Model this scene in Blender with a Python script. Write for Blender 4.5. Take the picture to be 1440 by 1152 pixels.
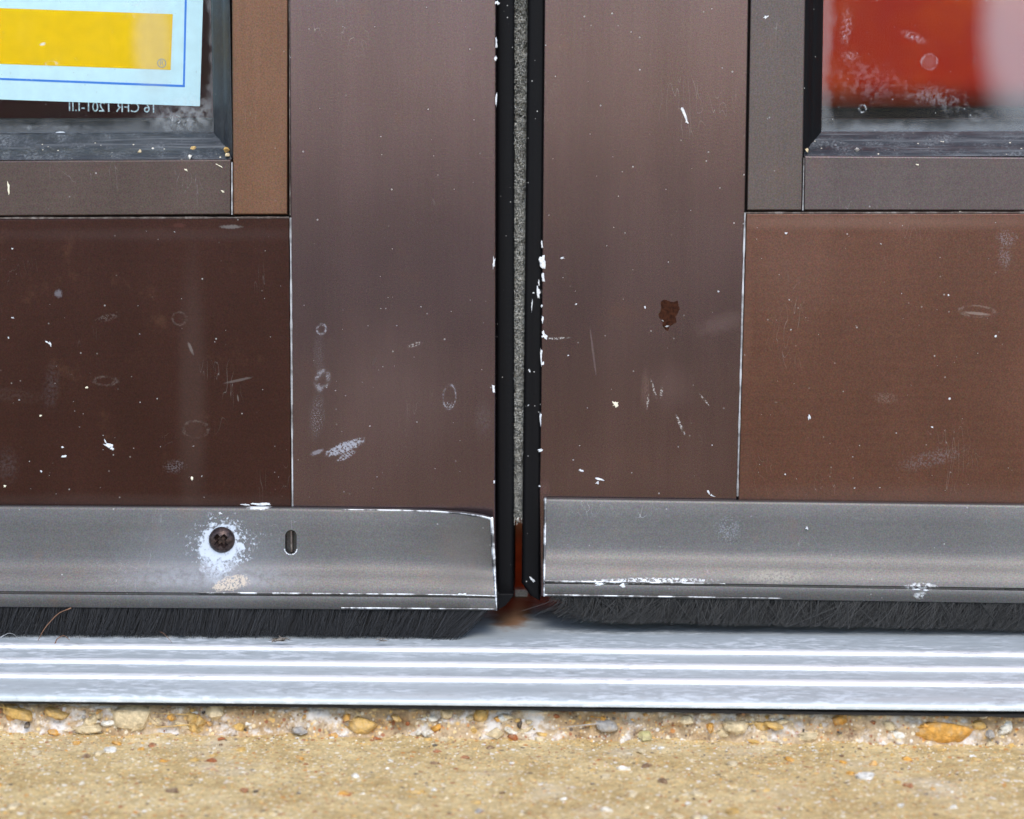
import bpy, bmesh, math, random
from mathutils import Vector, Matrix, noise, Euler

# ------------------------------------------------------------------ reset
for o in list(bpy.data.objects):
    bpy.data.objects.remove(o, do_unlink=True)
SC = bpy.context.scene
COL = SC.collection
RND = random.Random(7)
R = math.radians

# ------------------------------------------------------------------ camera
F_PX = 3064.0                        # focal length in pixels of the 1440 px wide photograph
PITCH, YAW, ROLL = 7.4, 1.9, 0.15     # looking down, to the left, rolled clockwise (degrees)
CAM = Vector((0.0305, -0.92, 0.2375))
cam_d = bpy.data.cameras.new('camera')
cam_o = bpy.data.objects.new('camera', cam_d)
COL.objects.link(cam_o)
CAM_R = (Matrix.Rotation(R(YAW), 3, 'Z') @ Matrix.Rotation(R(90 - PITCH), 3, 'X')
         @ Matrix.Rotation(R(-ROLL), 3, 'Z'))
cam_o.matrix_world = Matrix.Translation(CAM) @ CAM_R.to_4x4()
cam_d.sensor_fit = 'HORIZONTAL'
cam_d.sensor_width = 36.0
cam_d.lens = F_PX / 1440.0 * 36.0
cam_d.clip_start = 0.02
cam_d.clip_end = 2000.0
cam_d.dof.use_dof = True
cam_d.dof.focus_distance = 0.915
cam_d.dof.aperture_fstop = 11.0
SC.camera = cam_o
SC.render.resolution_x, SC.render.resolution_y = 1024, 819

# ------------------------------------------------------------------ sky, sun, exposure
SUN_EL, SUN_AZ = 49.0, 10.0          # high in front of the doors, a little to the right
w = bpy.data.worlds.new('World')
SC.world = w
w.use_nodes = True
nt = w.node_tree
bg = nt.nodes['Background']
sky = nt.nodes.new('ShaderNodeTexSky')
sky.sky_type = 'NISHITA'
sky.sun_disc = False
sky.sun_elevation = R(SUN_EL)
sky.sun_rotation = R(180.0 - SUN_AZ)
sky.air_density, sky.dust_density, sky.ozone_density = 1.0, 1.0, 1.4
nt.links.new(sky.outputs[0], bg.inputs['Color'])
bg.inputs['Strength'].default_value = 0.15
sd = bpy.data.lights.new('sun', 'SUN')
sd.energy = 1.0
sd.angle = R(30.0)
sd.color = (1.0, 0.94, 0.86)
so = bpy.data.objects.new('sun', sd)
COL.objects.link(so)
sdir = Vector((math.sin(R(SUN_AZ)) * math.cos(R(SUN_EL)), -math.cos(R(SUN_AZ)) * math.cos(R(SUN_EL)), math.sin(R(SUN_EL))))
so.rotation_euler = sdir.to_track_quat('Z', 'Y').to_euler()
so.location = sdir * 5
SC.view_settings.view_transform = 'Standard'
SC.view_settings.look = 'None'
SC.view_settings.exposure = 1.02
SC.view_settings.gamma = 1.0
SC.view_settings.use_curve_mapping = False

# ------------------------------------------------------------------ pixel -> place
def ray(px, py):
    return CAM_R @ Vector(((px - 720.0) / F_PX, -(py - 576.0) / F_PX, -1.0))
def on_y(px, py, y):
    d = ray(px, py)
    return CAM + d * ((y - CAM.y) / d.y)
def on_z(px, py, z=0.0):
    d = ray(px, py)
    return CAM + d * ((z - CAM.z) / d.z)
def xz(px, py, y):
    p = on_y(px, py, y)
    return (p.x, p.z)
YL, YR = 0.0, 0.010                   # faces of the two door leaves: the right one hangs a little further in
def L(px, py, dy=0.0): return xz(px, py, YL + dy)
def Rr(px, py, dy=0.0): return xz(px, py, YR + dy)
def lerp(a, b, t): return a + (b - a) * t
def pl(pts, x):                       # piecewise linear
    if x <= pts[0][0]:
        (x0, y0), (x1, y1) = pts[0], pts[1]
    elif x >= pts[-1][0]:
        (x0, y0), (x1, y1) = pts[-2], pts[-1]
    else:
        for (x0, y0), (x1, y1) in zip(pts, pts[1:]):
            if x0 <= x <= x1: break
    return y0 + (y1 - y0) * (x - x0) / (x1 - x0)

# ------------------------------------------------------------------ object helpers
def mesh_obj(name, me, mat, parent=None):
    o = bpy.data.objects.new(name, me)
    COL.objects.link(o)
    if mat is not None and not me.materials:
        me.materials.append(mat)
    if parent is not None:
        o.parent = parent
        o.matrix_parent_inverse = Matrix.Translation(-root_loc(parent))
    return o
def root_loc(p):
    return p.location.copy() if p.type == 'EMPTY' else Vector((0, 0, 0))   # meshes are built in world coordinates
def bm_obj(name, bm, mat, parent=None, smooth=False, recalc=True):
    if recalc:
        bmesh.ops.recalc_face_normals(bm, faces=bm.faces)
    me = bpy.data.meshes.new(name)
    bm.to_mesh(me); bm.free()
    if smooth:
        me.polygons.foreach_set('use_smooth', [True] * len(me.polygons))
    return mesh_obj(name, me, mat, parent)
def py_obj(name, verts, faces, mat, parent=None, smooth=False):
    me = bpy.data.meshes.new(name)
    me.from_pydata(verts, [], faces)
    me.update()
    if smooth:
        me.polygons.foreach_set('use_smooth', [True] * len(me.polygons))
    return mesh_obj(name, me, mat, parent)
def thing(name, label, cat, loc, group=None):
    o = bpy.data.objects.new(name, None)
    o.empty_display_size = 0.02
    COL.objects.link(o)
    o.location = loc
    tag(o, label, cat, group)
    return o
def tag(o, label=None, cat=None, group=None, kind=None):
    if label: o['label'] = label
    if cat: o['category'] = cat
    if group: o['group'] = group
    if kind: o['kind'] = kind
    return o

def prism_bm(poly, y0, y1, bevel=0.0006, seg=2):
    """poly of (x, z) extruded from y0 (front) to y1 (back); front edges bevelled"""
    bm = bmesh.new()
    f = [bm.verts.new((x, y0, z)) for x, z in poly]
    b = [bm.verts.new((x, y1, z)) for x, z in poly]
    n = len(poly)
    face = bm.faces.new(f)
    bm.faces.new(b[::-1])
    for i in range(n):
        bm.faces.new((f[i], b[i], b[(i + 1) % n], f[(i + 1) % n]))
    bmesh.ops.recalc_face_normals(bm, faces=bm.faces)
    if bevel > 0:
        es = [e for e in face.edges]
        bmesh.ops.bevel(bm, geom=es, offset=bevel, segments=seg, profile=0.5, affect='EDGES')
    return bm
def prism(name, poly, y0, y1, mat, parent=None, bevel=0.0006, seg=2):
    return bm_obj(name, prism_bm(poly, y0, y1, bevel, seg), mat, parent)
def rect(x0, x1, z0, z1): return [(x0, z0), (x1, z0), (x1, z1), (x0, z1)]
def box(name, x0, x1, y0, y1, z0, z1, mat, parent=None, bevel=0.0006):
    return prism(name, rect(x0, x1, z0, z1), y0, y1, mat, parent, bevel)
def extrude_x(name, prof, xs, mat, parent=None, smooth=False):
    """prof: list of (y, z) closed loop, extruded along the xs stations"""
    verts, faces = [], []
    n = len(prof)
    for x in xs:
        verts += [(x, y, z) for y, z in prof]
    for k in range(len(xs) - 1):
        for i in range(n):
            j = (i + 1) % n
            faces.append((k * n + i, k * n + j, (k + 1) * n + j, (k + 1) * n + i))
    faces.append(tuple(range(n)))
    faces.append(tuple((len(xs) - 1) * n + i for i in reversed(range(n))))
    return py_obj(name, verts, faces, mat, parent, smooth)
def auto_smooth(o, ang=35):
    me = o.data
    bm = bmesh.new(); bm.from_mesh(me)
    bmesh.ops.recalc_face_normals(bm, faces=bm.faces)
    for f in bm.faces: f.smooth = True
    for e in bm.edges:
        if len(e.link_faces) == 2 and e.calc_face_angle(0) > R(ang): e.smooth = False
        if len(e.link_faces) != 2: e.smooth = False
    bm.to_mesh(me); bm.free()
def cut(o, cutter_bm):
    """boolean difference, baked into o's mesh"""
    bmesh.ops.recalc_face_normals(cutter_bm, faces=cutter_bm.faces)
    cm = bpy.data.meshes.new('cutter')
    cutter_bm.to_mesh(cm); cutter_bm.free()
    c = bpy.data.objects.new('cutter', cm)
    COL.objects.link(c)
    m = o.modifiers.new('cut', 'BOOLEAN')
    m.operation, m.object, m.solver = 'DIFFERENCE', c, 'EXACT'
    bpy.context.view_layer.update()
    dg = bpy.context.evaluated_depsgraph_get()
    new = bpy.data.meshes.new_from_object(o.evaluated_get(dg))
    o.modifiers.clear()
    old = o.data
    o.data = new
    bpy.data.meshes.remove(old)
    bpy.data.objects.remove(c, do_unlink=True)
    bpy.data.meshes.remove(cm)

# ------------------------------------------------------------------ materials
class NT:
    def __init__(s, name):
        s.m = bpy.data.materials.new(name)
        s.m.use_nodes = True
        s.t = s.m.node_tree
        s.b = s.t.nodes['Principled BSDF']
        s.out = s.t.nodes['Material Output']
        s.pos = s.n('ShaderNodeNewGeometry').outputs['Position']
        s.cache = {}
    def n(s, t): return s.t.nodes.new(t)
    def put(s, sock, v):
        if isinstance(v, bpy.types.NodeSocket): s.t.links.new(v, sock)
        elif isinstance(v, (tuple, list)) and len(v) == 3 and sock.type == 'RGBA': sock.default_value = (*v, 1)
        else: sock.default_value = v
    def math(s, op, a, b=0.0, c=0.0, clamp=False):
        k = s.n('ShaderNodeMath'); k.operation = op; k.use_clamp = clamp
        for i, v in enumerate((a, b, c)): s.put(k.inputs[i], v)
        return k.outputs[0]
    def vm(s, op, a, b=(0, 0, 0)):
        k = s.n('ShaderNodeVectorMath'); k.operation = op
        s.put(k.inputs[0], a); s.put(k.inputs[1], b)
        return k.outputs['Value'] if op == 'LENGTH' else k.outputs[0]
    def noise(s, scale, detail=3.0, rough=0.5, vec=None, stretch=None, dist=0.0):
        key = (scale, detail, rough, vec, stretch, dist)
        if key in s.cache: return s.cache[key]
        k = s.n('ShaderNodeTexNoise')
        s.cache[key] = k.outputs['Fac']
        v = vec if vec is not None else s.pos
        if stretch: v = s.vm('MULTIPLY', v, stretch)
        s.put(k.inputs['Vector'], v)
        k.inputs['Scale'].default_value = scale
        k.inputs['Detail'].default_value = detail
        k.inputs['Roughness'].default_value = rough
        k.inputs['Distortion'].default_value = dist
        return k.outputs['Fac']
    def vor(s, scale, vec=None, out='Distance', rnd=1.0):
        k = s.n('ShaderNodeTexVoronoi')
        s.put(k.inputs['Vector'], vec if vec is not None else s.pos)
        k.inputs['Scale'].default_value = scale
        k.inputs['Randomness'].default_value = rnd
        return k.outputs[out]
    def ramp(s, v, a, b, o0=0.0, o1=1.0, smooth=True):
        k = s.n('ShaderNodeMapRange')
        k.interpolation_type = 'SMOOTHSTEP' if smooth else 'LINEAR'
        for i, q in enumerate((v, a, b, o0, o1)): s.put(k.inputs[i], q)
        return k.outputs[0]
    def mix(s, f, a, b, mode='MIX'):
        k = s.n('ShaderNodeMix'); k.data_type = 'RGBA'; k.blend_type = mode
        s.put(k.inputs[0], f); s.put(k.inputs[6], a); s.put(k.inputs[7], b)
        return k.outputs[2]
    def fmix(s, f, a, b):
        k = s.n('ShaderNodeMix'); k.data_type = 'FLOAT'
        s.put(k.inputs[0], f); s.put(k.inputs[2], a); s.put(k.inputs[3], b)
        return k.outputs[0]
    def bump(s, h, strength=0.2, dist=0.0005):
        k = s.n('ShaderNodeBump')
        k.inputs['Strength'].default_value = strength
        k.inputs['Distance'].default_value = dist
        s.put(k.inputs['Height'], h)
        s.t.links.new(k.outputs[0], s.b.inputs['Normal'])
    def set(s, **kw):
        for k, v in kw.items():
            s.put(s.b.inputs[k.replace('_', ' ')], v)
        return s.m
    # a stain / mark with a shape of its own at (x, z) of the surface
    def stain(s, c, rx, rz, rot=0.0, soft=0.3, amp=0.5, nscale=900, ring=None, op=1.0, mask=None):
        """c=(x,z) in metres, radii in metres; returns 0..1 factor"""
        v = s.vm('SUBTRACT', s.pos, (c[0], 0, c[1]))
        if rot:
            k = s.n('ShaderNodeVectorRotate'); k.rotation_type = 'Y_AXIS'
            s.put(k.inputs['Vector'], v); k.inputs['Angle'].default_value = -rot
            v = k.outputs[0]
        v = s.vm('MULTIPLY', v, (1 / rx, 0, 1 / rz))
        d = s.vm('LENGTH', v)
        if amp:
            nz = s.noise(nscale, 4, 0.6)
            d = s.math('ADD', d, s.math('MULTIPLY', s.math('SUBTRACT', nz, 0.5), amp * 2))
        if ring:
            d = s.math('ABSOLUTE', s.math('SUBTRACT', d, 1.0))
            f = s.ramp(d, ring * 0.1, ring * 0.8, 1.0, 0.0)
            f = s.math('MULTIPLY', f, s.ramp(s.noise(420, 4, 0.65), 0.40, 0.62, 0.1, 0.85))
        else:
            f = s.ramp(d, 1.0 - soft, 1.0 + soft, 1.0, 0.0)
        if mask:
            f = s.math('MULTIPLY', f, s.ramp(s.noise(mask[0], 4, 0.65), mask[1], mask[2]))
        return s.math('MULTIPLY', f, op)

PX = 0.0003                            # about one photo pixel at the doors, in metres

def bronze(name, base, grain='z', rough=0.36, metal=0.85, speck=0.5, streak=0.06, marks=(), edge_dust=()):
    """worn dark bronze anodised aluminium; marks: (c, rx, rz, rot, colour, kwargs)"""
    g = NT(name)
    st = (1.0, 1.0, 0.04) if grain == 'z' else (0.04, 1.0, 1.0)
    n1 = g.noise(1500, 2, 0.6)
    n2 = g.noise(620, 3, 0.6, stretch=st)
    n3 = g.noise(14, 4, 0.55)
    n4 = g.noise(40, 3, 0.5, stretch=(1.0, 1.0, 0.12))
    v = g.math('MULTIPLY', g.ramp(n1, 0.25, 0.75, 0.78, 1.22, False), g.ramp(n2, 0.25, 0.75, 0.95, 1.05, False))
    v = g.math('MULTIPLY', v, g.ramp(n3, 0.3, 0.7, 0.95, 1.05))
    v = g.math('MULTIPLY', v, g.ramp(n4, 0.3, 0.75, 1 - streak, 1 + streak))
    col = g.mix(1.0, base, (1, 1, 1), 'MULTIPLY')
    comb = g.n('ShaderNodeCombineColor')
    for i in range(3): g.put(comb.inputs[i], v)
    col = g.mix(1.0, col, comb.outputs[0], 'MULTIPLY')
    kn = g.n('ShaderNodeTexNoise'); g.put(kn.inputs['Vector'], g.pos); kn.inputs['Scale'].default_value = 1900; kn.inputs['Detail'].default_value = 1
    col = g.mix(0.38, col, g.mix(1.0, g.mix(1.0, col, kn.outputs['Color'], 'MULTIPLY'), (2.0, 2.0, 2.0), 'MULTIPLY'))
    # tiny reddish-brown wear blotches
    col = g.mix(g.ramp(g.noise(55, 5, 0.7), 0.56, 0.78, 0, 0.22), col, (0.20, 0.10, 0.06))
    # grime specks
    sp = g.ramp(g.vor(230), 0.05, 0.11, 1.0, 0.0)
    sp = g.math('MULTIPLY', sp, g.ramp(g.noise(90, 2), 0.52, 0.66))
    sp = g.math('MULTIPLY', sp, speck)
    fac = sp
    col = g.mix(sp, col, (0.62, 0.62, 0.62))
    # faint scratches
    sc = g.noise(170, 1, 0.4, stretch=(1.0, 1.0, 0.22), dist=1.6)
    sc = g.ramp(g.math('ABSOLUTE', g.math('SUBTRACT', sc, 0.5)), 0.0, 0.006, 1.0, 0.0)
    sc = g.math('MULTIPLY', sc, g.ramp(g.noise(35, 2, 0.5), 0.58, 0.72, 0, 0.35))
    col = g.mix(sc, col, (0.5, 0.5, 0.52))
    for (c, rx, rz, rot, colour, kw) in marks:
        f = g.stain(c, rx * PX, rz * PX, rot, **kw)
        col = g.mix(f, col, colour)
        fac = g.math('MAXIMUM', fac, f)
    rr = g.math('ADD', g.ramp(n3, 0.3, 0.7, rough - 0.006, rough + 0.012), g.math('MULTIPLY', fac, 0.25))
    g.set(Base_Color=col, Metallic=g.fmix(fac, metal, 0.1), Roughness=rr)
    g.bump(g.math('ADD', g.math('MULTIPLY', n1, 0.7), g.math('MULTIPLY', n2, 0.25)), 0.10, 0.0002)
    return g.m

WHITE = (0.78, 0.80, 0.82)
BLUISH = (0.42, 0.46, 0.56)
# ---- left leaf marks
ml_stile = [
    (L(452, 463), 6, 7, 0.4, BLUISH, dict(ring=0.55, amp=0.25, nscale=1500, op=0.8)),
    (L(453, 535), 8, 12, 0.3, BLUISH, dict(ring=0.8, amp=0.6, nscale=1500, op=0.6)),
    (L(446, 585), 10, 30, 0.1, BLUISH, dict(soft=0.5, amp=0.5, op=0.5, mask=(2200, 0.50, 0.62))),
    (L(449, 500), 8, 32, 0.0, BLUISH, dict(soft=0.5, amp=0.5, op=0.25, mask=(1800, 0.48, 0.62))),
    (L(485, 629), 27, 7, -0.38, BLUISH, dict(soft=0.25, amp=0.7, nscale=700, op=0.95, mask=(900, 0.40, 0.52))),
    (L(487, 641), 14, 4, -0.5, BLUISH, dict(soft=0.3, amp=0.7, nscale=900, op=0.8, mask=(1200, 0.45, 0.55))),
    (L(632, 558), 9, 17, 0.08, BLUISH, dict(ring=0.25, amp=0.15, nscale=1200, op=0.65)),
    (L(631, 570), 7, 5, 0, BLUISH, dict(soft=0.4, amp=0.6, op=0.6, mask=(1500, 0.48, 0.6))),
    (L(583, 485), 10, 2.5, -0.3, WHITE, dict(soft=0.4, amp=0.9, nscale=500, op=0.5, mask=(1100, 0.42, 0.62))),
    (L(526, 508), 2, 7, 0.45, (0.03, 0.015, 0.01), dict(soft=0.3, amp=0.3, op=0.7)),
    (L(446, 636), 9, 3, -0.4, BLUISH, dict(soft=0.4, amp=0.7, op=0.5)),
    (L(560, 560), 90, 70, 0.0, (0.14, 0.09, 0.07), dict(soft=0.95, amp=0.4, nscale=60, op=0.2)),
    (L(680, 590), 10, 20, 0.0, BLUISH, dict(soft=0.9, amp=0.9, op=0.14, mask=(700, 0.35, 0.65))),
]
ml_rail = [
    (L(270, 560), 18, 170, 0.02, (0.24, 0.19, 0.18), dict(soft=0.6, amp=0.15, nscale=60, op=0.20)),
    (L(252, 448), 10, 9, 0, (0.4, 0.37, 0.36), dict(ring=0.30, amp=0.35, op=0.5)),
    (L(275, 604), 18, 12, 0, (0.4, 0.37, 0.36), dict(ring=0.25, amp=0.3, op=0.45)),
    (L(148, 536), 16, 6, 0, (0.4, 0.37, 0.36), dict(ring=0.4, amp=0.6, op=0.5)),
    (L(268, 490), 2, 9, -0.4, (0.5, 0.48, 0.48), dict(soft=0.4, amp=0.5, op=0.6)),
    (L(335, 535), 18, 1.8, -0.22, (0.45, 0.42, 0.42), dict(soft=0.4, amp=0.5, op=0.5)),
    (L(245, 656), 14, 8, -0.2, BLUISH, dict(soft=0.4, amp=0.7, op=0.5, mask=(1500, 0.46, 0.6))),
    (L(10, 555), 40, 8, 0.1, (0.3, 0.25, 0.24), dict(soft=0.9, amp=0.9, op=0.22, mask=(700, 0.35, 0.65))),
    (L(72, 545), 8, 25, 0.1, BLUISH, dict(soft=0.9, amp=0.9, op=0.2, mask=(700, 0.35, 0.65))),
    (L(10, 655), 12, 18, 0.1, BLUISH, dict(soft=0.9, amp=0.9, op=0.2, mask=(700, 0.35, 0.65))),
    (L(82, 413), 5, 5, 0, BLUISH, dict(soft=0.4, amp=0.7, op=0.7)),
    (L(150, 447), 14, 4, -0.2, (0.4, 0.38, 0.37), dict(soft=0.5, amp=0.8, op=0.5, mask=(1500, 0.46, 0.6))),
    (L(252, 317), 9, 3, 0, (0.10, 0.02, 0.012), dict(soft=0.4, amp=0.7, op=0.9)),
    (L(325, 319), 14, 2.5, 0, (0.5, 0.5, 0.5), dict(soft=0.4, amp=0.7, op=0.6)),
    (L(200, 330), 260, 7, 0.0, (0.14, 0.10, 0.10), dict(soft=0.95, amp=0.4, nscale=50, op=0.25)),
    (L(200, 706), 260, 9, 0.0, (0.13, 0.11, 0.115), dict(soft=0.95, amp=0.6, nscale=120, op=0.3)),
]
mr_stile = [
    (Rr(908, 548), 5, 22, 0.0, (0.11, 0.055, 0.035), dict(soft=0.9, amp=0.6, op=0.4)),
    (Rr(957, 598), 1.8, 16, -0.4, WHITE, dict(soft=0.3, amp=0.9, nscale=500, op=0.6, mask=(1100, 0.42, 0.62))),
    (Rr(919, 546), 1.6, 14, -0.3, WHITE, dict(soft=0.3, amp=0.9, nscale=500, op=0.6, mask=(1100, 0.42, 0.62))),
    (Rr(930, 552), 2, 8, 0.1, WHITE, dict(soft=0.3, amp=0.9, nscale=500, op=0.6, mask=(1100, 0.42, 0.62))),
    (Rr(911, 565), 1.5, 9, 0.1, WHITE, dict(soft=0.3, amp=0.9, nscale=500, op=0.6, mask=(1100, 0.42, 0.62))),
    (Rr(990, 562), 1.2, 10, -0.7, WHITE, dict(soft=0.3, amp=0.9, nscale=500, op=0.6, mask=(1100, 0.42, 0.62))),
    (Rr(834, 495), 1.2, 34, -0.13, (0.10, 0.07, 0.07), dict(soft=0.3, amp=0.4, op=0.7)),
    (Rr(784, 476), 16, 1.6, -0.05, WHITE, dict(soft=0.3, amp=0.9, nscale=500, op=0.6, mask=(1100, 0.42, 0.62))),
    (Rr(766, 690), 6, 12, 0.0, (0.09, 0.03, 0.018), dict(soft=0.9, amp=0.5, op=0.4)),
    (Rr(1015, 455), 28, 10, -0.3, (0.13, 0.09, 0.085), dict(soft=0.9, amp=0.9, nscale=300, op=0.25)),
    (Rr(945, 545), 25, 25, 0.0, (0.14, 0.08, 0.065), dict(soft=0.95, amp=0.4, nscale=200, op=0.2)),
]
mr_rail = [
    (Rr(1374, 438), 24, 8, 0.05, (0.5, 0.44, 0.42), dict(ring=0.28, amp=0.35, nscale=700, op=0.5)),
    (Rr(1374, 441), 17, 2, 0.1, (0.5, 0.45, 0.42), dict(soft=0.4, amp=0.5, op=0.7)),
    (Rr(1416, 335), 12, 10, 0, BLUISH, dict(soft=0.5, amp=0.8, op=0.6, mask=(1600, 0.47, 0.6))),
    (Rr(1413, 360), 8, 16, 0, BLUISH, dict(soft=0.5, amp=0.8, op=0.5, mask=(1600, 0.47, 0.6))),
    (Rr(1245, 560), 15, 7, 0, (0.36, 0.30, 0.28), dict(soft=0.5, amp=0.7, op=0.5, mask=(1400, 0.45, 0.6))),
    (Rr(1310, 645), 40, 10, -0.25, BLUISH, dict(soft=0.6, amp=0.8, op=0.4, mask=(1200, 0.46, 0.6))),
    (Rr(1050, 660), 8, 40, 0.0, (0.10, 0.045, 0.03), dict(soft=0.95, amp=0.6, op=0.3)),
    (Rr(1050, 470), 6, 60, 0.0, (0.15, 0.06, 0.03), dict(soft=0.6, amp=0.6, op=0.4)),
    (Rr(1240, 312), 260, 9, 0.0, (0.30, 0.19, 0.15), dict(soft=0.8, amp=0.3, nscale=80, op=0.5)),
    (Rr(1240, 700), 300, 14, 0.0, (0.13, 0.11, 0.115), dict(soft=0.95, amp=0.6, nscale=120, op=0.3)),
    (Rr(1110, 380), 60, 60, 0.0, (0.27, 0.205, 0.18), dict(soft=0.95, amp=0.3, nscale=60, op=0.12)),
]
SWL = -0.006
OX = (0.56, 0.62, 0.70)
ml_sweep = [
    (L(311, 764, SWL), 30, 27, 0.0, OX, dict(soft=0.12, amp=0.85, nscale=330, op=0.95, mask=(520, 0.34, 0.47))),
    (L(309, 782, SWL), 22, 24, 0.0, OX, dict(soft=0.5, amp=0.6, nscale=330, op=0.8, mask=(900, 0.34, 0.55))),
    (L(311, 764, SWL), 46, 34, 0.0, OX, dict(soft=0.25, amp=0.9, nscale=330, op=0.85, mask=(800, 0.55, 0.60))),
    (L(300, 815, -0.016), 110, 12, 0.0, (0.40, 0.44, 0.50), dict(soft=0.9, amp=0.6, nscale=200, op=0.30, mask=(400, 0.3, 0.7))),
    (L(290, 785, SWL), 90, 45, 0.0, (0.30, 0.33, 0.38), dict(soft=0.95, amp=0.3, nscale=120, op=0.22)),
    (L(325, 823, -0.018), 24, 9, -0.2, (0.52, 0.44, 0.35), dict(soft=0.2, amp=1.0, nscale=380, op=0.9, mask=(1100, 0.42, 0.52))),
    (L(365, 711, -0.001), 16, 4, 0, WHITE, dict(soft=0.3, amp=0.6, op=0.9)),
    (L(660, 770, SWL), 40, 46, 0.3, (0.14, 0.125, 0.115), dict(soft=0.9, amp=0.2, nscale=100, op=0.4)),
]
mr_sweep = [
    (Rr(1090, 813, -0.016), 38, 7, 0.0, (0.40, 0.37, 0.31), dict(soft=0.8, amp=0.9, nscale=500, op=0.5, mask=(900, 0.38, 0.6))),
    (Rr(1297, 828, -0.020), 20, 4, 0.0, WHITE, dict(soft=0.5, amp=0.9, nscale=500, op=0.6, mask=(700, 0.42, 0.56))),
    (Rr(1297, 841, -0.021), 9, 4, 0.0, WHITE, dict(soft=0.5, amp=0.9, nscale=500, op=0.5, mask=(700, 0.42, 0.56))),
    (Rr(1024, 745, SWL), 14, 14, 0.0, BLUISH, dict(soft=0.9, amp=0.9, op=0.2, mask=(1500, 0.48, 0.6))),
    (Rr(930, 820, -0.02), 60, 3, 0.0, WHITE, dict(soft=0.4, amp=0.9, nscale=500, op=0.8, mask=(900, 0.45, 0.55))),
    (Rr(870, 822, -0.02), 60, 3, 0.0, WHITE, dict(soft=0.4, amp=0.9, nscale=400, op=0.8, mask=(600, 0.5, 0.58))),
]
def fade(lst, k):
    for c in lst: c[5]['op'] = c[5].get('op', 1.0) * k
fade(ml_rail, 0.34); fade(mr_rail, 0.38); fade(ml_stile, 0.7); fade(mr_stile, 0.8)
M = {}
M['stile_l'] = bronze('bronze_stile_left', (0.121, 0.083, 0.088), 'z', 0.20, marks=ml_stile)
M['stile_r'] = bronze('bronze_stile_right', (0.121, 0.080, 0.080), 'z', 0.20, marks=mr_stile)
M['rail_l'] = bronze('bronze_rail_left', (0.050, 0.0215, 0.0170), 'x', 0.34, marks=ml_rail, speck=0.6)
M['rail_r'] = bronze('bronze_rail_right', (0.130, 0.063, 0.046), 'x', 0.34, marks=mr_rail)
M['stop_lh'] = bronze('bronze_stop_dull', (0.105, 0.076, 0.068), 'x', 0.40)
M['stop_lv'] = bronze('bronze_stop_faded', (0.185, 0.098, 0.062), 'z', 0.42, speck=0.2)
M['stop_rh'] = bronze('bronze_stop_grey', (0.118, 0.094, 0.093), 'x', 0.40)
M['stop_rv'] = bronze('bronze_stop_grey_upright', (0.119, 0.094, 0.087), 'z', 0.40, speck=0.3)
M['sweep_l'] = bronze('bronze_sweep_left', (0.106, 0.101, 0.097), 'x', 0.48, marks=ml_sweep, speck=0.4, streak=0.04)
M['sweep_r'] = bronze('bronze_sweep_right', (0.104, 0.100, 0.097), 'x', 0.48, marks=mr_sweep, speck=0.3, streak=0.04)

def simple(name, col, rough=0.6, metal=0.0, nscale=300, var=0.25, bump=0.2, spec=0.5):
    g = NT(name)
    n = g.noise(nscale, 4, 0.6)
    lo = tuple(c * (1 - var) for c in col); hi = tuple(min(1, c * (1 + var)) for c in col)
    g.set(Base_Color=g.mix(g.ramp(n, 0.3, 0.7), lo, hi), Roughness=rough, Metallic=metal, Specular_IOR_Level=spec)
    if bump: g.bump(n, bump, 0.0004)
    return g.m
M['dark'] = simple('dark_cavity', (0.012, 0.011, 0.011), 0.8, bump=0)
# black edge seal with white grit stuck on it
g = NT('black_vinyl')
sp = g.math('MULTIPLY', g.ramp(g.vor(330), 0.06, 0.12, 1, 0), g.ramp(g.noise(120, 2), 0.54, 0.62))
g.set(Base_Color=g.mix(g.math('MULTIPLY', sp, 0.7), (0.006, 0.006, 0.007), (0.6, 0.6, 0.58)), Roughness=0.5, Specular_IOR_Level=0.10)
g.bump(g.noise(500, 3), 0.15, 0.0003)
M['vinyl'] = g.m
# dusty gasket
g = NT('dusty_gasket')
d1 = g.math('MULTIPLY', g.ramp(g.noise(900, 6, 0.75), 0.40, 0.75), g.ramp(g.noise(110, 4, 0.6), 0.35, 0.7))
d2 = g.ramp(g.noise(420, 4, 0.7, stretch=(0.04, 1, 1)), 0.48, 0.72, 0, 0.55)
nrm = g.n('ShaderNodeNewGeometry').outputs['Normal']
sepn = g.n('ShaderNodeSeparateXYZ'); g.put(sepn.inputs[0], nrm)
up = g.ramp(sepn.outputs[2], 0.1, 0.7, 0.22, 1.0)
dust = g.math('MULTIPLY', g.math('MAXIMUM', d1, d2), up)
col = g.mix(g.math('MULTIPLY', dust, 0.62), (0.018, 0.021, 0.026), (0.30, 0.32, 0.34))
crumb = g.math('MULTIPLY', g.ramp(g.vor(420), 0.10, 0.2, 1, 0), g.ramp(g.noise(150, 2), 0.56, 0.66))
col = g.mix(g.math('MULTIPLY', crumb, up), col, (0.60, 0.54, 0.42))
g.set(Base_Color=col, Roughness=g.fmix(dust, 0.4, 0.85))
g.bump(g.noise(700, 4, 0.7), 0.3, 0.0004)
M['gasket'] = g.m
M['bead'] = simple('inner_bead_black', (0.014, 0.015, 0.018), 0.6, nscale=200, spec=0.2)

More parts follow.
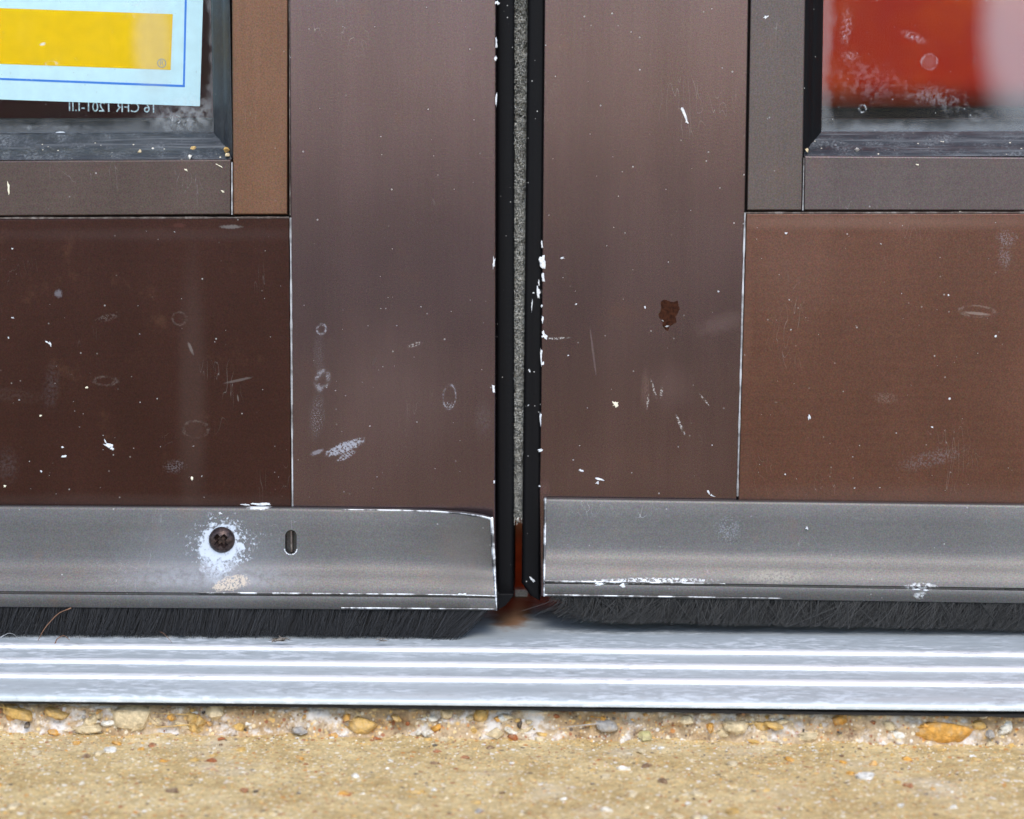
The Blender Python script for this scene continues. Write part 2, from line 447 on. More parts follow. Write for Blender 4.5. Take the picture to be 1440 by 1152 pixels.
# bare, chipped edges
def worn(name, thr0, thr1, sc=350, bright=(0.72, 0.74, 0.76), dull=(0.07, 0.055, 0.05)):
    g = NT(name)
    f = g.ramp(g.noise(sc, 4, 0.65), thr0, thr1)
    g.set(Base_Color=g.mix(f, dull, bright), Metallic=g.fmix(f, 0.7, 0.25), Roughness=g.fmix(f, 0.45, 0.5))
    return g.m
M['bare'] = worn('bare_joint_edge', 0.22, 0.70, 110, (0.55, 0.56, 0.58))
M['bare_dim'] = worn('bare_rail_edge', 0.40, 0.80, 260, (0.30, 0.27, 0.25), (0.10, 0.075, 0.065))
M['bare_sweep'] = worn('bare_sweep_edge', 0.42, 0.60, 130, (0.80, 0.82, 0.84), (0.14, 0.135, 0.135))
M['chip'] = simple('white_paint_chip', (0.66, 0.68, 0.70), 0.6, nscale=900, var=0.25)
M['cream_chip'] = simple('cream_paint_drop', (0.82, 0.77, 0.58), 0.5, nscale=900, var=0.1)
M['speck'] = simple('pale_speck', (0.36, 0.36, 0.36), 0.6, nscale=400, var=0.4)

# glass: transparent pane with Fresnel gloss and a film of dirt; right pane adds a painted reflection
def glass_clean():
    g = NT('clean_glass_back')
    g.t.nodes.remove(g.b)
    tr = g.n('ShaderNodeBsdfTransparent'); tr.inputs[0].default_value = (0.955, 0.985, 0.99, 1)
    gl = g.n('ShaderNodeBsdfGlossy'); gl.inputs['Roughness'].default_value = 0.015
    mx = g.n('ShaderNodeMixShader'); mx.inputs[0].default_value = 0.004
    g.t.links.new(tr.outputs[0], mx.inputs[1]); g.t.links.new(gl.outputs[0], mx.inputs[2])
    g.t.links.new(mx.outputs[0], g.out.inputs['Surface'])
    return g.m
def dirt_front_only(o):
    o.data.materials.append(M['glass_clean'])
    for p in o.data.polygons:
        p.material_index = 0 if p.normal.y < -0.5 else 1
def glass(name, borders, smears_and_reflection, corner=None, specks=0.5):
    g = NT(name)
    t = g.t
    g.t.nodes.remove(g.b)
    tr = g.n('ShaderNodeBsdfTransparent'); tr.inputs[0].default_value = (0.955, 0.985, 0.99, 1)
    gl = g.n('ShaderNodeBsdfGlossy'); gl.inputs['Roughness'].default_value = 0.015
    gl.inputs['Color'].default_value = (1, 1, 1, 1)
    fr = g.n('ShaderNodeFresnel'); fr.inputs['IOR'].default_value = 1.12
    m1 = g.n('ShaderNodeMixShader')
    t.links.new(fr.outputs[0], m1.inputs[0]); t.links.new(tr.outputs[0], m1.inputs[1]); t.links.new(gl.outputs[0], m1.inputs[2])
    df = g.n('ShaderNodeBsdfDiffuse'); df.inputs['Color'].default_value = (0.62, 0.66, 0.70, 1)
    f = g.math('MULTIPLY', g.ramp(g.noise(120, 6, 0.7), 0.42, 0.75), 0.01)
    s2 = g.math('MULTIPLY', g.ramp(g.vor(330), 0.05, 0.12, 1, 0), g.ramp(g.noise(140, 2), 0.42, 0.56))
    f = g.math('MAXIMUM', f, g.math('MULTIPLY', s2, specks))
    st = g.math('MULTIPLY', g.ramp(g.noise(60, 4, 0.65, stretch=(1, 1, 0.35)), 0.5, 0.7), 0.012)
    f = g.math('ADD', f, st)
    sep = g.n('ShaderNodeSeparateXYZ'); g.put(sep.inputs[0], g.pos)
    wob = g.math('MULTIPLY', g.math('SUBTRACT', g.noise(90, 5, 0.65), 0.5), 0.012)
    for axis, at, width, op in borders:
        dd = g.math('ABSOLUTE', g.math('SUBTRACT', sep.outputs[axis], at))
        dd = g.math('ADD', dd, wob)
        f = g.math('MAXIMUM', f, g.ramp(dd, 0.0, width, op, 0.0))
    for c, rx, rz, rot, kw in smears_and_reflection:
        f = g.math('MAXIMUM', f, g.stain(c, rx * PX, rz * PX, rot, **kw))
    m2 = g.n('ShaderNodeMixShader')
    g.put(m2.inputs[0], g.math('MINIMUM', f, 0.95)); t.links.new(m1.outputs[0], m2.inputs[1]); t.links.new(df.outputs[0], m2.inputs[2])
    t.links.new(m2.outputs[0], g.out.inputs['Surface'])
    return g.m
GY = 0.019                              # glass face behind the door face
zl = L(150, 187, GY)[1]; zr = Rr(1300, 186, GY)[1]
M['glass_l'] = glass('dirty_glass_left', [(2, zl, 0.007, 0.14), (0, L(300, 100, GY)[0], 0.003, 0.16)],
    [(L(262, 165, GY), 48, 22, -0.2, dict(soft=0.9, amp=0.5, nscale=250, op=0.34, mask=(350, 0.30, 0.66))),
     (L(205, 14, GY), 26, 16, 0.3, dict(soft=0.8, amp=0.8, nscale=400, op=0.35, mask=(600, 0.4, 0.7))),
     (L(215, 60, GY), 26, 70, 0.05, dict(soft=0.5, amp=0.2, nscale=120, op=0.16)),
     (L(248, 168, GY), 6, 6, 0.3, dict(ring=0.5, amp=0.5, op=0.55)),
     (L(60, 62, GY), 4, 2, -0.3, dict(soft=0.5, amp=0.4, op=0.6)),
     (L(85, 187, GY), 7, 2, 0, dict(soft=0.4, amp=0.4, op=0.95)),
     (L(60, 180, GY), 80, 4, 0, dict(soft=0.9, amp=0.4, nscale=150, op=0.25, mask=(300, 0.3, 0.7))),
     (L(72, 90, GY), 8, 4, 0, dict(ring=0.4, amp=0.5, op=0.4))], specks=0.25)
M['glass_r'] = glass('dirty_glass_right_reflection', [(2, zr, 0.0070, 0.24), (0, Rr(1157, 100, GY)[0], 0.006, 0.16)],
    [(Rr(1446, 30, GY), 62, 150, 0.0, dict(soft=0.42, amp=0.06, nscale=60, op=0.30)),  # pale outdoor reflection, painted as a soft whitish patch in the glass
     (Rr(1307, 87, GY), 11, 10, 0.2, dict(ring=0.35, amp=0.3, nscale=700, op=0.25)),
     (Rr(1307, 87, GY), 9, 8, 0.2, dict(soft=0.4, amp=0.5, op=0.07)),
     (Rr(1213, 153, GY), 5, 5, 0, dict(ring=0.5, amp=0.3, op=0.6)),
     (Rr(1190, 40, GY), 7, 22, 0.1, dict(soft=0.8, amp=0.9, nscale=400, op=0.28, mask=(900, 0.42, 0.64))),
     (Rr(1196, 80, GY), 10, 7, 0.1, dict(soft=0.8, amp=0.9, nscale=400, op=0.2, mask=(900, 0.40, 0.64))),
     (Rr(1380, 170, GY), 20, 14, 0.0, dict(soft=0.7, amp=0.4, op=0.20, mask=(500, 0.3, 0.7))),
     (Rr(1285, 52, GY), 18, 6, 0.4, dict(soft=0.5, amp=0.9, op=0.25, mask=(900, 0.42, 0.6))),
     (Rr(1220, 115, GY), 50, 26, 0.2, dict(soft=0.7, amp=0.9, nscale=300, op=0.09, mask=(500, 0.42, 0.62))),
     (Rr(1320, 138, GY), 40, 14, 0.2, dict(soft=0.7, amp=0.9, nscale=300, op=0.16, mask=(500, 0.42, 0.62)))], specks=0.45)

# aluminium of the threshold
def alu(name, base, rough, metal, stains=True):
    g = NT(name)
    n1 = g.noise(420, 5, 0.7, stretch=(0.35, 1, 1))
    n2 = g.noise(60, 4, 0.6, stretch=(0.25, 1, 1))
    n3 = g.noise(900, 2, 0.5, stretch=(0.03, 1, 1))
    ox = g.math('MULTIPLY', g.ramp(n1, 0.46, 0.60), g.ramp(n2, 0.34, 0.58))
    col = g.mix(g.ramp(n3, 0.3, 0.7, 0, 0.5), base, tuple(c * 0.8 for c in base))
    col = g.mix(g.ramp(n2, 0.35, 0.68, 0.0, 0.5), col, tuple(c * 0.72 for c in base))
    fac = ox
    if stains:
        col = g.mix(g.math('MULTIPLY', ox, 0.55), col, (0.74, 0.77, 0.80))
        dk = g.math('MULTIPLY', g.ramp(g.noise(300, 5, 0.7, stretch=(0.6, 1, 1)), 0.56, 0.74), 0.40)
        col = g.mix(dk, col, (0.20, 0.19, 0.18))
    g.set(Base_Color=col, Metallic=g.fmix(fac, metal, 0.1), Roughness=g.math('ADD', g.ramp(n2, 0.3, 0.7, rough - 0.05, rough + 0.08), g.math('MULTIPLY', fac, 0.15)))
    g.bump(g.math('ADD', n3, g.math('MULTIPLY', n1, 0.6)), 0.15, 0.0003)
    return g
ga = alu('threshold_aluminium', (0.54, 0.59, 0.605), 0.45, 0.3)
# warm indoor reflection painted into the metal colour where the leaves meet
p = on_z(722, 868, 0.022)
v = ga.vm('LENGTH', ga.vm('MULTIPLY', ga.vm('SUBTRACT', ga.pos, (p.x - 0.001, p.y + 0.02, 0)), (1 / 0.010, 1 / 0.045, 0)))
v = ga.math('ADD', v, ga.math('MULTIPLY', ga.math('SUBTRACT', ga.noise(160, 4), 0.5), 0.9))
rf = ga.ramp(v, 0.6, 1.15, 0.85, 0.0)
oldc = ga.b.inputs['Base Color'].links[0].from_socket
ga.put(ga.b.inputs['Base Color'], ga.mix(rf, oldc, (0.33, 0.14, 0.04)))
M['alu'] = ga.m
gr_ = alu('threshold_rib_polished', (0.88, 0.89, 0.90), 0.40, 0.3, False)
rc = gr_.b.inputs['Base Color'].links[0].from_socket
wr = gr_.math('MULTIPLY', gr_.ramp(gr_.noise(70, 5, 0.7, stretch=(0.5, 1, 1)), 0.50, 0.70), gr_.ramp(gr_.noise(600, 4, 0.7, stretch=(0.3, 1, 1)), 0.35, 0.65))
gr_.put(gr_.b.inputs['Base Color'], gr_.mix(gr_.math('MULTIPLY', wr, 0.75), rc, (0.30, 0.31, 0.32)))
M['alu_rib'] = gr_.m

# brush and pile fibres
def fibre(name, c0, c1, rough=0.7):
    g = NT(name)
    rp = g.n('ShaderNodeNewGeometry').outputs['Random Per Island']
    g.set(Base_Color=g.mix(rp, c0, c1), Roughness=rough, Specular_IOR_Level=0.4)
    return g.m
M['brush'] = fibre('brush_fibre', (0.009, 0.009, 0.010), (0.05, 0.05, 0.053), 0.7)
M['brush_r'] = fibre('brush_fibre_dusty', (0.012, 0.012, 0.012), (0.085, 0.083, 0.08), 0.85)
g = NT('pile_fibre')
rp_ = g.n('ShaderNodeNewGeometry').outputs['Random Per Island']
pc = g.mix(rp_, (0.50, 0.50, 0.47), (0.95, 0.95, 0.90))
pc = g.mix(g.ramp(g.noise(170, 5, 0.7), 0.48, 0.68, 0, 0.6), pc, (0.20, 0.19, 0.17))
g.set(Base_Color=pc, Roughness=0.9, Specular_IOR_Level=0.1)
M['pile'] = g.m
M['hair'] = simple('dry_fibre', (0.22, 0.11, 0.06), 0.7)
M['dryleaf'] = simple('dry_debris', (0.20, 0.17, 0.14), 0.8, nscale=900, var=0.5)
M['rust'] = simple('screw_dark_steel', (0.055, 0.036, 0.032), 0.40, 0.6, 700, 0.6)
M['rustface'] = simple('screw_recess_brown', (0.24, 0.13, 0.085), 0.5, 0.5, 900, 0.5)
M['paper'] = simple('sticker_paper', (0.53, 0.70, 0.77), 0.6, nscale=200, var=0.04, bump=0, spec=0.1)
M['yellow'] = simple('sticker_yellow', (0.76, 0.45, 0.0), 0.55, nscale=250, var=0.05, bump=0, spec=0.05)
M['blue'] = worn('sticker_blue_line', 0.25, 0.38, 260, (0.03, 0.18, 0.62), (0.45, 0.6, 0.75))
M['grey_print'] = simple('sticker_grey_print', (0.20, 0.22, 0.20), 0.6, bump=0)
M['etch'] = simple('etched_mark', (0.36, 0.42, 0.47), 0.7, nscale=900, var=0.5, bump=0)
g = NT('red_painted_board')
g.set(Base_Color=g.mix(g.ramp(g.noise(9, 4, 0.6), 0.36, 0.64), (0.36, 0.012, 0.005), (0.52, 0.062, 0.004)), Roughness=0.8, Specular_IOR_Level=0.05)
M['red'] = g.m
M['maroon'] = simple('maroon_wall', (0.16, 0.03, 0.05), 0.7, nscale=4, bump=0)
M['plinth'] = simple('dark_plinth', (0.012, 0.012, 0.015), 0.8, nscale=20, bump=0, spec=0.1)
M['infloor'] = simple('brown_floor', (0.80, 0.44, 0.18), 0.5, nscale=30, var=0.2, bump=0)
M['render'] = simple('wall_render', (0.45, 0.42, 0.38), 0.9, nscale=60)
M['ceil'] = simple('ceiling_paint', (0.75, 0.74, 0.70), 0.9, nscale=30, var=0.05, bump=0)

# ---- concrete
def concrete(name, base_lo, base_hi, riser=False):
    g = NT(name)
    n1 = g.noise(38, 5, 0.6)
    n2 = g.noise(900, 3, 0.6)
    n3 = g.noise(220, 4, 0.65)
    col = g.mix(g.ramp(n1, 0.32, 0.68), base_lo, base_hi)
    k = g.n('ShaderNodeCombineColor')
    vv = g.math('MULTIPLY', g.ramp(n2, 0.25, 0.75, 0.70, 1.25, False), g.ramp(n3, 0.3, 0.7, 0.82, 1.14))
    for i in range(3): g.put(k.inputs[i], vv)
    col = g.mix(1.0, col, k.outputs[0], 'MULTIPLY')
    # sand grains of several colours
    for sc, t0, t1, dens in ((420, 0.28, 0.36, 0.52), (750, 0.30, 0.40, 0.50), (260, 0.22, 0.30, 0.58)):
        vn = g.n('ShaderNodeTexVoronoi'); vn.inputs['Scale'].default_value = sc
        g.put(vn.inputs['Vector'], g.vm('ADD', g.pos, (sc, 0, sc)))
        rmp = g.n('ShaderNodeValToRGB'); rmp.color_ramp.interpolation = 'CONSTANT'
        e = rmp.color_ramp.elements
        cols = [(0.0, (0.55, 0.22, 0.05)), (0.16, (0.72, 0.46, 0.16)), (0.34, (0.80, 0.72, 0.55)), (0.52, (0.30, 0.09, 0.04)), (0.62, (0.78, 0.60, 0.30)), (0.80, (0.07, 0.065, 0.07)), (0.88, (0.82, 0.80, 0.74))]
        e[0].position = cols[0][0]; e[0].color = (*cols[0][1], 1); e[1].position = cols[1][0]; e[1].color = (*cols[1][1], 1)
        for ps, cc in cols[2:]:
            q = e.new(ps); q.color = (*cc, 1)
        sp_ = g.n('ShaderNodeSeparateColor'); g.put(sp_.inputs[0], vn.outputs['Color'])
        g.put(rmp.inputs[0], sp_.outputs[0])
        f = g.math('MULTIPLY', g.ramp(vn.outputs['Distance'], t0, t1, 1, 0), g.ramp(sp_.outputs[1], dens, dens + 0.02))
        col = g.mix(g.math('MULTIPLY', f, 0.75), col, rmp.outputs[0])
    if riser:
        wf = g.math('MULTIPLY', g.ramp(g.noise(75, 5, 0.7), 0.49, 0.62), 0.85)
        col = g.mix(wf, col, (0.72, 0.69, 0.66))
        df_ = g.math('MULTIPLY', g.ramp(g.noise(130, 5, 0.75), 0.54, 0.68), 0.75)
        col = g.mix(df_, col, (0.13, 0.075, 0.05))
    else:
        wf = g.math('MULTIPLY', g.ramp(g.noise(24, 4, 0.6), 0.54, 0.72), 0.35)
        col = g.mix(wf, col, (0.66, 0.60, 0.50))
    g.set(Base_Color=col, Roughness=0.9, Specular_IOR_Level=0.2)
    g.bump(g.math('ADD', g.math('MULTIPLY', n3, 0.7), g.math('MULTIPLY', n2, 0.5)), 0.6, 0.0008)
    return g.m
M['pave'] = concrete('tan_concrete', (0.49, 0.35, 0.155), (0.63, 0.485, 0.25))
M['riser'] = concrete('rough_concrete_edge', (0.42, 0.29, 0.16), (0.54, 0.42, 0.28), True)

# ------------------------------------------------------------------ the setting
NOSE_Y, SLAB_Y = -0.100, -0.091
def axis(dense0, dense1, step, far, grow=1.6):
    xs = []
    n = int(round((dense1 - dense0) / step))
    xs = [dense0 + (dense1 - dense0) * i / n for i in range(n + 1)]
    s, a = step, dense1
    hi = []
    while a < far[1]:
        s *= grow; a += s; hi.append(min(a, far[1]))
    s, a = step, dense0
    lo = []
    while a > far[0]:
        s *= grow; a -= s; lo.append(max(a, far[0]))
    return lo[::-1] + xs + hi
GX = axis(-0.30, 0.30, 0.0015, (-400, 400))
GYs = axis(-0.27, -0.088, 0.0015, (-400, 400))
def gz(x, y):
    a = max(0.0, min(1.0, (0.6 - abs(x)) / 0.3)) * max(0.0, min(1.0, (0.6 - abs(y + 0.15)) / 0.3))
    h = 0.0
    if a > 0:
        h = 0.0010 * noise.noise((x * 22, y * 22, 1.0)) + 0.00055 * noise.noise((x * 110, y * 110, 3.0)) + 0.00035 * noise.noise((x * 330, y * 330, 8.0))
        h += 0.0012 * max(0.0, 1 - (SLAB_Y - y) / 0.010) if y < SLAB_Y else 0.0012   # fillet of dirt at the foot of the edge
    return h * a
verts = [(x, y, gz(x, y)) for y in GYs for x in GX]
nx = len(GX)
faces = [(j * nx + i, j * nx + i + 1, (j + 1) * nx + i + 1, (j + 1) * nx + i) for j in range(len(GYs) - 1) for i in range(nx - 1)]
pave = py_obj('pavement', verts, faces, M['pave'], None, True)
tag(pave, 'tan concrete pavement flecked with small brown and white stones', 'pavement', kind='structure')

unseen_dark_ground = py_obj('unseen_dark_ground', [(-400, -400, 0.006), (400, -400, 0.006), (400, -1.25, 0.006), (-400, -1.25, 0.006)], [(0, 1, 2, 3)], simple('dark_ground_grey', (0.05, 0.05, 0.052), 0.85, nscale=300, var=0.4), None)  # unseen dark sheet, added to darken what the door metal reflects
tag(unseen_dark_ground, 'unseen dark ground sheet added to darken the reflections in the doors', 'unseen_dark_ground', kind='structure')
# rough concrete edge under the threshold
ZS = on_y(720, 1000, SLAB_Y).z
zsteps = [ -0.004 + (ZS + 0.004) * i / 16 for i in range(17)]
SX = axis(-0.30, 0.30, 0.0014, (-1.4, 1.4))
verts, faces = [], []
for k, z in enumerate(zsteps):
    t = k / 16
    for x in SX:
        h = 0.0030 * noise.noise((x * 40, z * 70, 5.0)) + 0.0040 * (0.4 - abs(noise.noise((x * 110, z * 150, 2.0)))) + 0.0020 * noise.noise((x * 300, z * 320, 6.0)) + 0.0008 * noise.noise((x * 620, z * 620, 9.0))
        verts.append((x, SLAB_Y - 0.0035 * (1 - t) - h, z))
for x in SX: verts.append((x, 0.30, ZS))
ns = len(SX)
for k in range(17):
    for i in range(ns - 1):
        faces.append((k * ns + i, k * ns + i + 1, (k + 1) * ns + i + 1, (k + 1) * ns + i))
step = py_obj('concrete_step', verts, faces, M['riser'], None, True)
tag(step, 'rough broken concrete edge with orange and cream stones below the threshold', 'step', kind='structure')

# stones
def stone_mesh(seed, big=False):
    """angular broken pebble: convex hull of scattered points, unit size"""
    rr = random.Random(seed * 31 + 5)
    bm = bmesh.new()
    for i in range(26 if big else 15):
        v = Vector((rr.gauss(0, 1), rr.gauss(0, 1), rr.gauss(0, 1))).normalized() * rr.uniform(0.82, 1.05)
        if big: v = Vector([math.copysign(abs(c) ** 0.6, c) for c in v]) * 0.85
        bm.verts.new(v)
    h = bmesh.ops.convex_hull(bm, input=bm.verts)
    bmesh.ops.delete(bm, geom=list({g_ for g_ in h['geom_interior'] + h['geom_unused'] if isinstance(g_, bmesh.types.BMVert)}), context='VERTS')
    if big:
        bmesh.ops.bevel(bm, geom=list(bm.edges), offset=0.10, segments=1, affect='EDGES', profile=0.5)
    me = bpy.data.meshes.new('stone')
    bm.to_mesh(me); bm.free()
    return me
SCOL = {'white': (0.80, 0.78, 0.70), 'cream': (0.66, 0.54, 0.34), 'orange': (0.62, 0.32, 0.07), 'ochre': (0.58, 0.37, 0.12), 'rust': (0.36, 0.12, 0.045),
        'brown': (0.20, 0.12, 0.07), 'dark': (0.055, 0.05, 0.052), 'olive': (0.46, 0.42, 0.20), 'grey': (0.36, 0.35, 0.34)}
def stone_mat(name, c):
    g = NT(name)
    n = g.noise(520, 4, 0.6)
    col = g.mix(g.ramp(n, 0.3, 0.7), tuple(v * 0.7 for v in c), tuple(min(1, v * 1.25) for v in c))
    du = g.math('MULTIPLY', g.ramp(g.noise(330, 5, 0.7), 0.42, 0.66), 0.5)
    g.set(Base_Color=g.mix(du, col, (0.52, 0.41, 0.26)), Roughness=0.85, Specular_IOR_Level=0.2)
    g.bump(g.noise(800, 5, 0.7), 0.7, 0.0008)
    return g.m
SM = {k: stone_mat('stone_' + k, c) for k, c in SCOL.items()}
stone_cache = {}
def stone(parent, loc, size, colour, shape=None, rot=None, name='pebble'):
    shape = shape if shape is not None else RND.randrange(5)
    key = (shape, colour)
    if key not in stone_cache:
        me = stone_mesh(shape + 1, shape >= 5)
        me.materials.append(SM[colour])
        stone_cache[key] = me
    o = bpy.data.objects.new(name, stone_cache[key])
    COL.objects.link(o)
    o.location = loc
    o.scale = size
    o.rotation_euler = rot if rot else (RND.uniform(-.3, .3), RND.uniform(-.3, .3), RND.uniform(0, 6.28))
    o.parent = parent
    return o
# named stones of the broken edge: (px, py, half width px, half height px, colour)
for px, py, hw, hh, c, rz in [(1333, 1028, 54, 21, 'orange', 0.06), (190, 1011, 38, 23, 'cream', 0.05), (515, 1022, 26, 17, 'ochre', 0.2), (30, 1006, 34, 11, 'ochre', 0.25),
        (83, 1006, 24, 8, 'ochre', 0.35), (80, 1031, 14, 7, 'orange', 0.0), (912, 1035, 13, 10, 'olive', 0.1), (727, 1036, 11, 7, 'rust', 0), (286, 1016, 9, 10, 'ochre', 0),
        (307, 1004, 17, 12, 'cream', 0), (475, 1034, 8, 6, 'orange', 0), (492, 1010, 7, 6, 'orange', 0), (1040, 1020, 26, 12, 'cream', 0.1), (1140, 1033, 22, 9, 'cream', 0),
        (1002, 1022, 7, 11, 'orange', 0.4), (1270, 1045, 16, 5, 'ochre', 0), (1423, 1046, 12, 9, 'ochre', 0.2), (1402, 1050, 7, 5, 'dark', 0), (737, 1019, 6, 6, 'dark', 0),
        (562, 1010, 9, 5, 'ochre', 0.3), (130, 1027, 30, 8, 'cream', -0.1), (700, 1030, 16, 10, 'cream', 0), (245, 1010, 8, 7, 'orange', 0), (41, 1022, 5, 5, 'dark', 0),
        (425, 1028, 14, 8, 'grey', 0), (610, 1032, 13, 6, 'white', 0), (1395, 1030, 8, 8, 'grey', 0), (1090, 1018, 18, 9, 'ochre', 0.1), (860, 1020, 24, 11, 'grey', 0), (970, 1012, 14, 8, 'cream', 0)]:
    p = on_y(px, py, SLAB_Y - 0.002)
    stone(step, (p.x, p.y + 0.0002, p.z), (hw * 0.00027, 0.0045, hh * 0.00027), c, 5 + RND.randrange(3) if hw > 20 else None, (0, rz, 0), 'stone')
for i in range(46):
    px, py = RND.uniform(-20, 1460), RND.uniform(1003, 1042)
    p = on_y(px, py, SLAB_Y - 0.002)
    hw, hh = RND.uniform(7, 24), RND.uniform(5, 13)
    stone(step, (p.x, p.y + 0.0022, p.z), (hw * 0.00027, 0.0045, hh * 0.00027), RND.choice(['cream', 'cream', 'white', 'ochre', 'cream', 'orange', 'cream', 'ochre']), 5 + RND.randrange(3), (RND.uniform(-.2, .2), RND.uniform(-.4, .4), RND.uniform(-.3, .3)), 'stone')
for i in range(170):
    px, py = RND.uniform(-30, 1470), RND.uniform(1000, 1052)
    p = on_y(px, py, SLAB_Y - 0.003)
    s = RND.choice([0.0005, 0.0006, 0.0008, 0.001, 0.0015])
    stone(step, (p.x, p.y + 0.0010, max(p.z, 0.0005)), (s * RND.uniform(1, 1.6), s, s * RND.uniform(.6, 1)), RND.choice(['white', 'cream', 'orange', 'ochre', 'rust', 'brown', 'dark', 'grey', 'white']), name='stone')
# pebbles lying flush in the pavement
for px, py, wpx, c in [(1217, 1092, 19, 'white'), (500, 1092, 8, 'white'), (968, 1130, 6, 'white'), (910, 1036 + 100, 5, 'cream'), (1268, 1134, 7, 'white'), (1030, 1142, 14, 'ochre'), (980, 1150, 10, 'cream'),
        (975, 1124, 4, 'dark'), (1196, 1088, 8, 'orange'), (1165, 1078, 9, 'ochre'), (1185, 1073, 7, 'orange'), (140, 1060, 10, 'cream'), (108, 1044, 8, 'orange'), (50, 1060, 12, 'cream'), (155, 1055, 14, 'white'),
        (615, 1057, 8, 'rust'), (612, 1049, 5, 'dark'), (690, 1052, 8, 'brown'), (1030, 1076, 12, 'cream'), (852, 1093, 10, 'cream'), (1262, 1099, 7, 'ochre'), (1312, 1107, 5, 'orange'),
        (20, 1135, 12, 'cream'), (230, 1070, 8, 'orange'), (215, 1048, 9, 'rust'), (1340, 1134, 8, 'white'), (420, 1118, 5, 'dark'), (360, 1115, 5, 'dark'), (675, 1141, 8, 'grey'), (720, 1075, 5, 'white'),
        (840, 1048, 6, 'ochre'), (345, 1052, 8, 'cream'), (300, 1062, 9, 'ochre'), (930, 1055, 7, 'white'), (1110, 1068, 9, 'orange'), (1290, 1045, 9, 'cream'), (610, 1110, 6, 'white'), (485, 1118, 5, 'rust')]:
    p = on_z(px, py)
    s = wpx * 0.00024
    stone(pave, (p.x, p.y, 0.0002 + gz(p.x, p.y)), (s * 1.0, s * 1.2, min(0.0012, s * 0.5)), c, 5 if wpx > 9 else None, (0, 0, RND.uniform(-.4, .4)))
for i in range(240):
    x, y = RND.uniform(-0.24, 0.27), SLAB_Y - 0.004 - 0.14 * RND.random() ** 1.7
    s = RND.choice([0.0006, 0.0008, 0.001, 0.0013, 0.0017, 0.0024])
    stone(pave, (x, y, gz(x, y)), (s * RND.uniform(.9, 1.5), s, s * 0.6), RND.choice(['white', 'cream', 'cream', 'cream', 'orange', 'ochre', 'ochre', 'rust', 'orange', 'brown']))
# sand grains too small to pick apart
gv, gf = [], []
for i in range(9000):
    x = RND.uniform(-0.27, 0.29); y = SLAB_Y - 0.001 - 0.17 * RND.random() ** 1.5
    s = RND.uniform(0.00012, 0.00045)
    z = gz(x, y)
    b = len(gv)
    a = RND.uniform(0, 6.28)
    for k in range(4):
        gv.append((x + s * math.cos(a + k * 1.57) * RND.uniform(.8, 1.5), y + s * math.sin(a + k * 1.57), z - s * 0.2))
    gv.append((x, y, z + s * RND.uniform(.5, 1.0)))
    gf += [(b + k, b + (k + 1) % 4, b + 4) for k in range(4)]
g = NT('sand_grains')
rmp = g.n('ShaderNodeValToRGB'); rmp.color_ramp.interpolation = 'CONSTANT'
e = rmp.color_ramp.elements
cs = [SCOL[k] for k in ('cream', 'ochre', 'white', 'orange', 'cream', 'brown', 'rust', 'dark', 'ochre', 'cream')]
e[0].color = (*cs[0], 1); e[0].position = 0; e[1].color = (*cs[1], 1); e[1].position = 0.1
for i, c in enumerate(cs[2:]):
    q = e.new(0.2 + i * 0.1); q.color = (*c, 1)
g.put(rmp.inputs[0], g.n('ShaderNodeNewGeometry').outputs['Random Per Island'])
g.set(Base_Color=rmp.outputs[0], Roughness=0.85)
tag(py_obj('sand_grain', gv, gf, g.m, pave), kind='stuff')

def strip(name, a, b, y, width, mat, parent, thick=0.0004):
    """thin strip between two (x,z) points on the face"""
    ax, az = a; bx, bz = b
    d = Vector((bx - ax, 0, bz - az)); d.normalize()
    n = Vector((-d.z, 0, d.x)) * width / 2
    n_seg = max(2, int((Vector((bx - ax, 0, bz - az)).length) / 0.004))
    vs, fs = [], []
    for i in range(n_seg + 1):
        t = i / n_seg
        c = Vector((lerp(ax, bx, t), y, lerp(az, bz, t)))
        wv = n * (0.75 + 0.5 * noise.noise((t * n_seg * 0.7, ax * 90, 3.0)) + 0.25 * RND.random())
        vs += [c + wv + Vector((0, thick, 0)), c + wv * 0.7, c - wv * 0.7, c - wv + Vector((0, thick, 0))]
    for i in range(n_seg):
        for k in range(3):
            fs.append((i * 4 + k, i * 4 + k + 1, i * 4 + k + 5, i * 4 + k + 4))
    return py_obj(name, [tuple(v) for v in vs], fs, mat, parent)

# ------------------------------------------------------------------ threshold
zb = on_y(350, 899, -0.017).z                  # where the left brush touches
zn = on_y(720, 979, NOSE_Y + 0.002).z          # top of the nose
Y_FLAT = -0.012
def zt(y):                                     # top surface of the threshold
    if y >= Y_FLAT: return zb
    return lerp(zb, zn, (Y_FLAT - y) / (Y_FLAT - NOSE_Y - 0.004))
def hit_t(px, py):
    lo, hi = -0.14, 0.1
    for _ in range(50):
        m = (lo + hi) / 2
        if on_y(px, py, m).z > zt(m): lo = m
        else: hi = m
    return on_y(px, py, (lo + hi) / 2)
zbot = on_y(720, 993, NOSE_Y).z
print('threshold z', zb, zn, zbot)
TX = [-0.92 + 1.86 * i / 60 for i in range(61)]
th = thing('door_threshold', 'ribbed silver aluminium threshold plate on the concrete step beneath both doors', 'threshold', (0.0, 0.0, ZS))
prof = [(0.11, ZS + 0.0002), (0.11, zb - 0.004), (0.09, zb)]
for k in range(6): prof.append((lerp(0.05, Y_FLAT, k / 5), zb))
for k in range(1, 9): prof.append((lerp(Y_FLAT, NOSE_Y + 0.012, k / 8), zt(lerp(Y_FLAT, NOSE_Y + 0.012, k / 8))))
z1 = zt(NOSE_Y + 0.012)
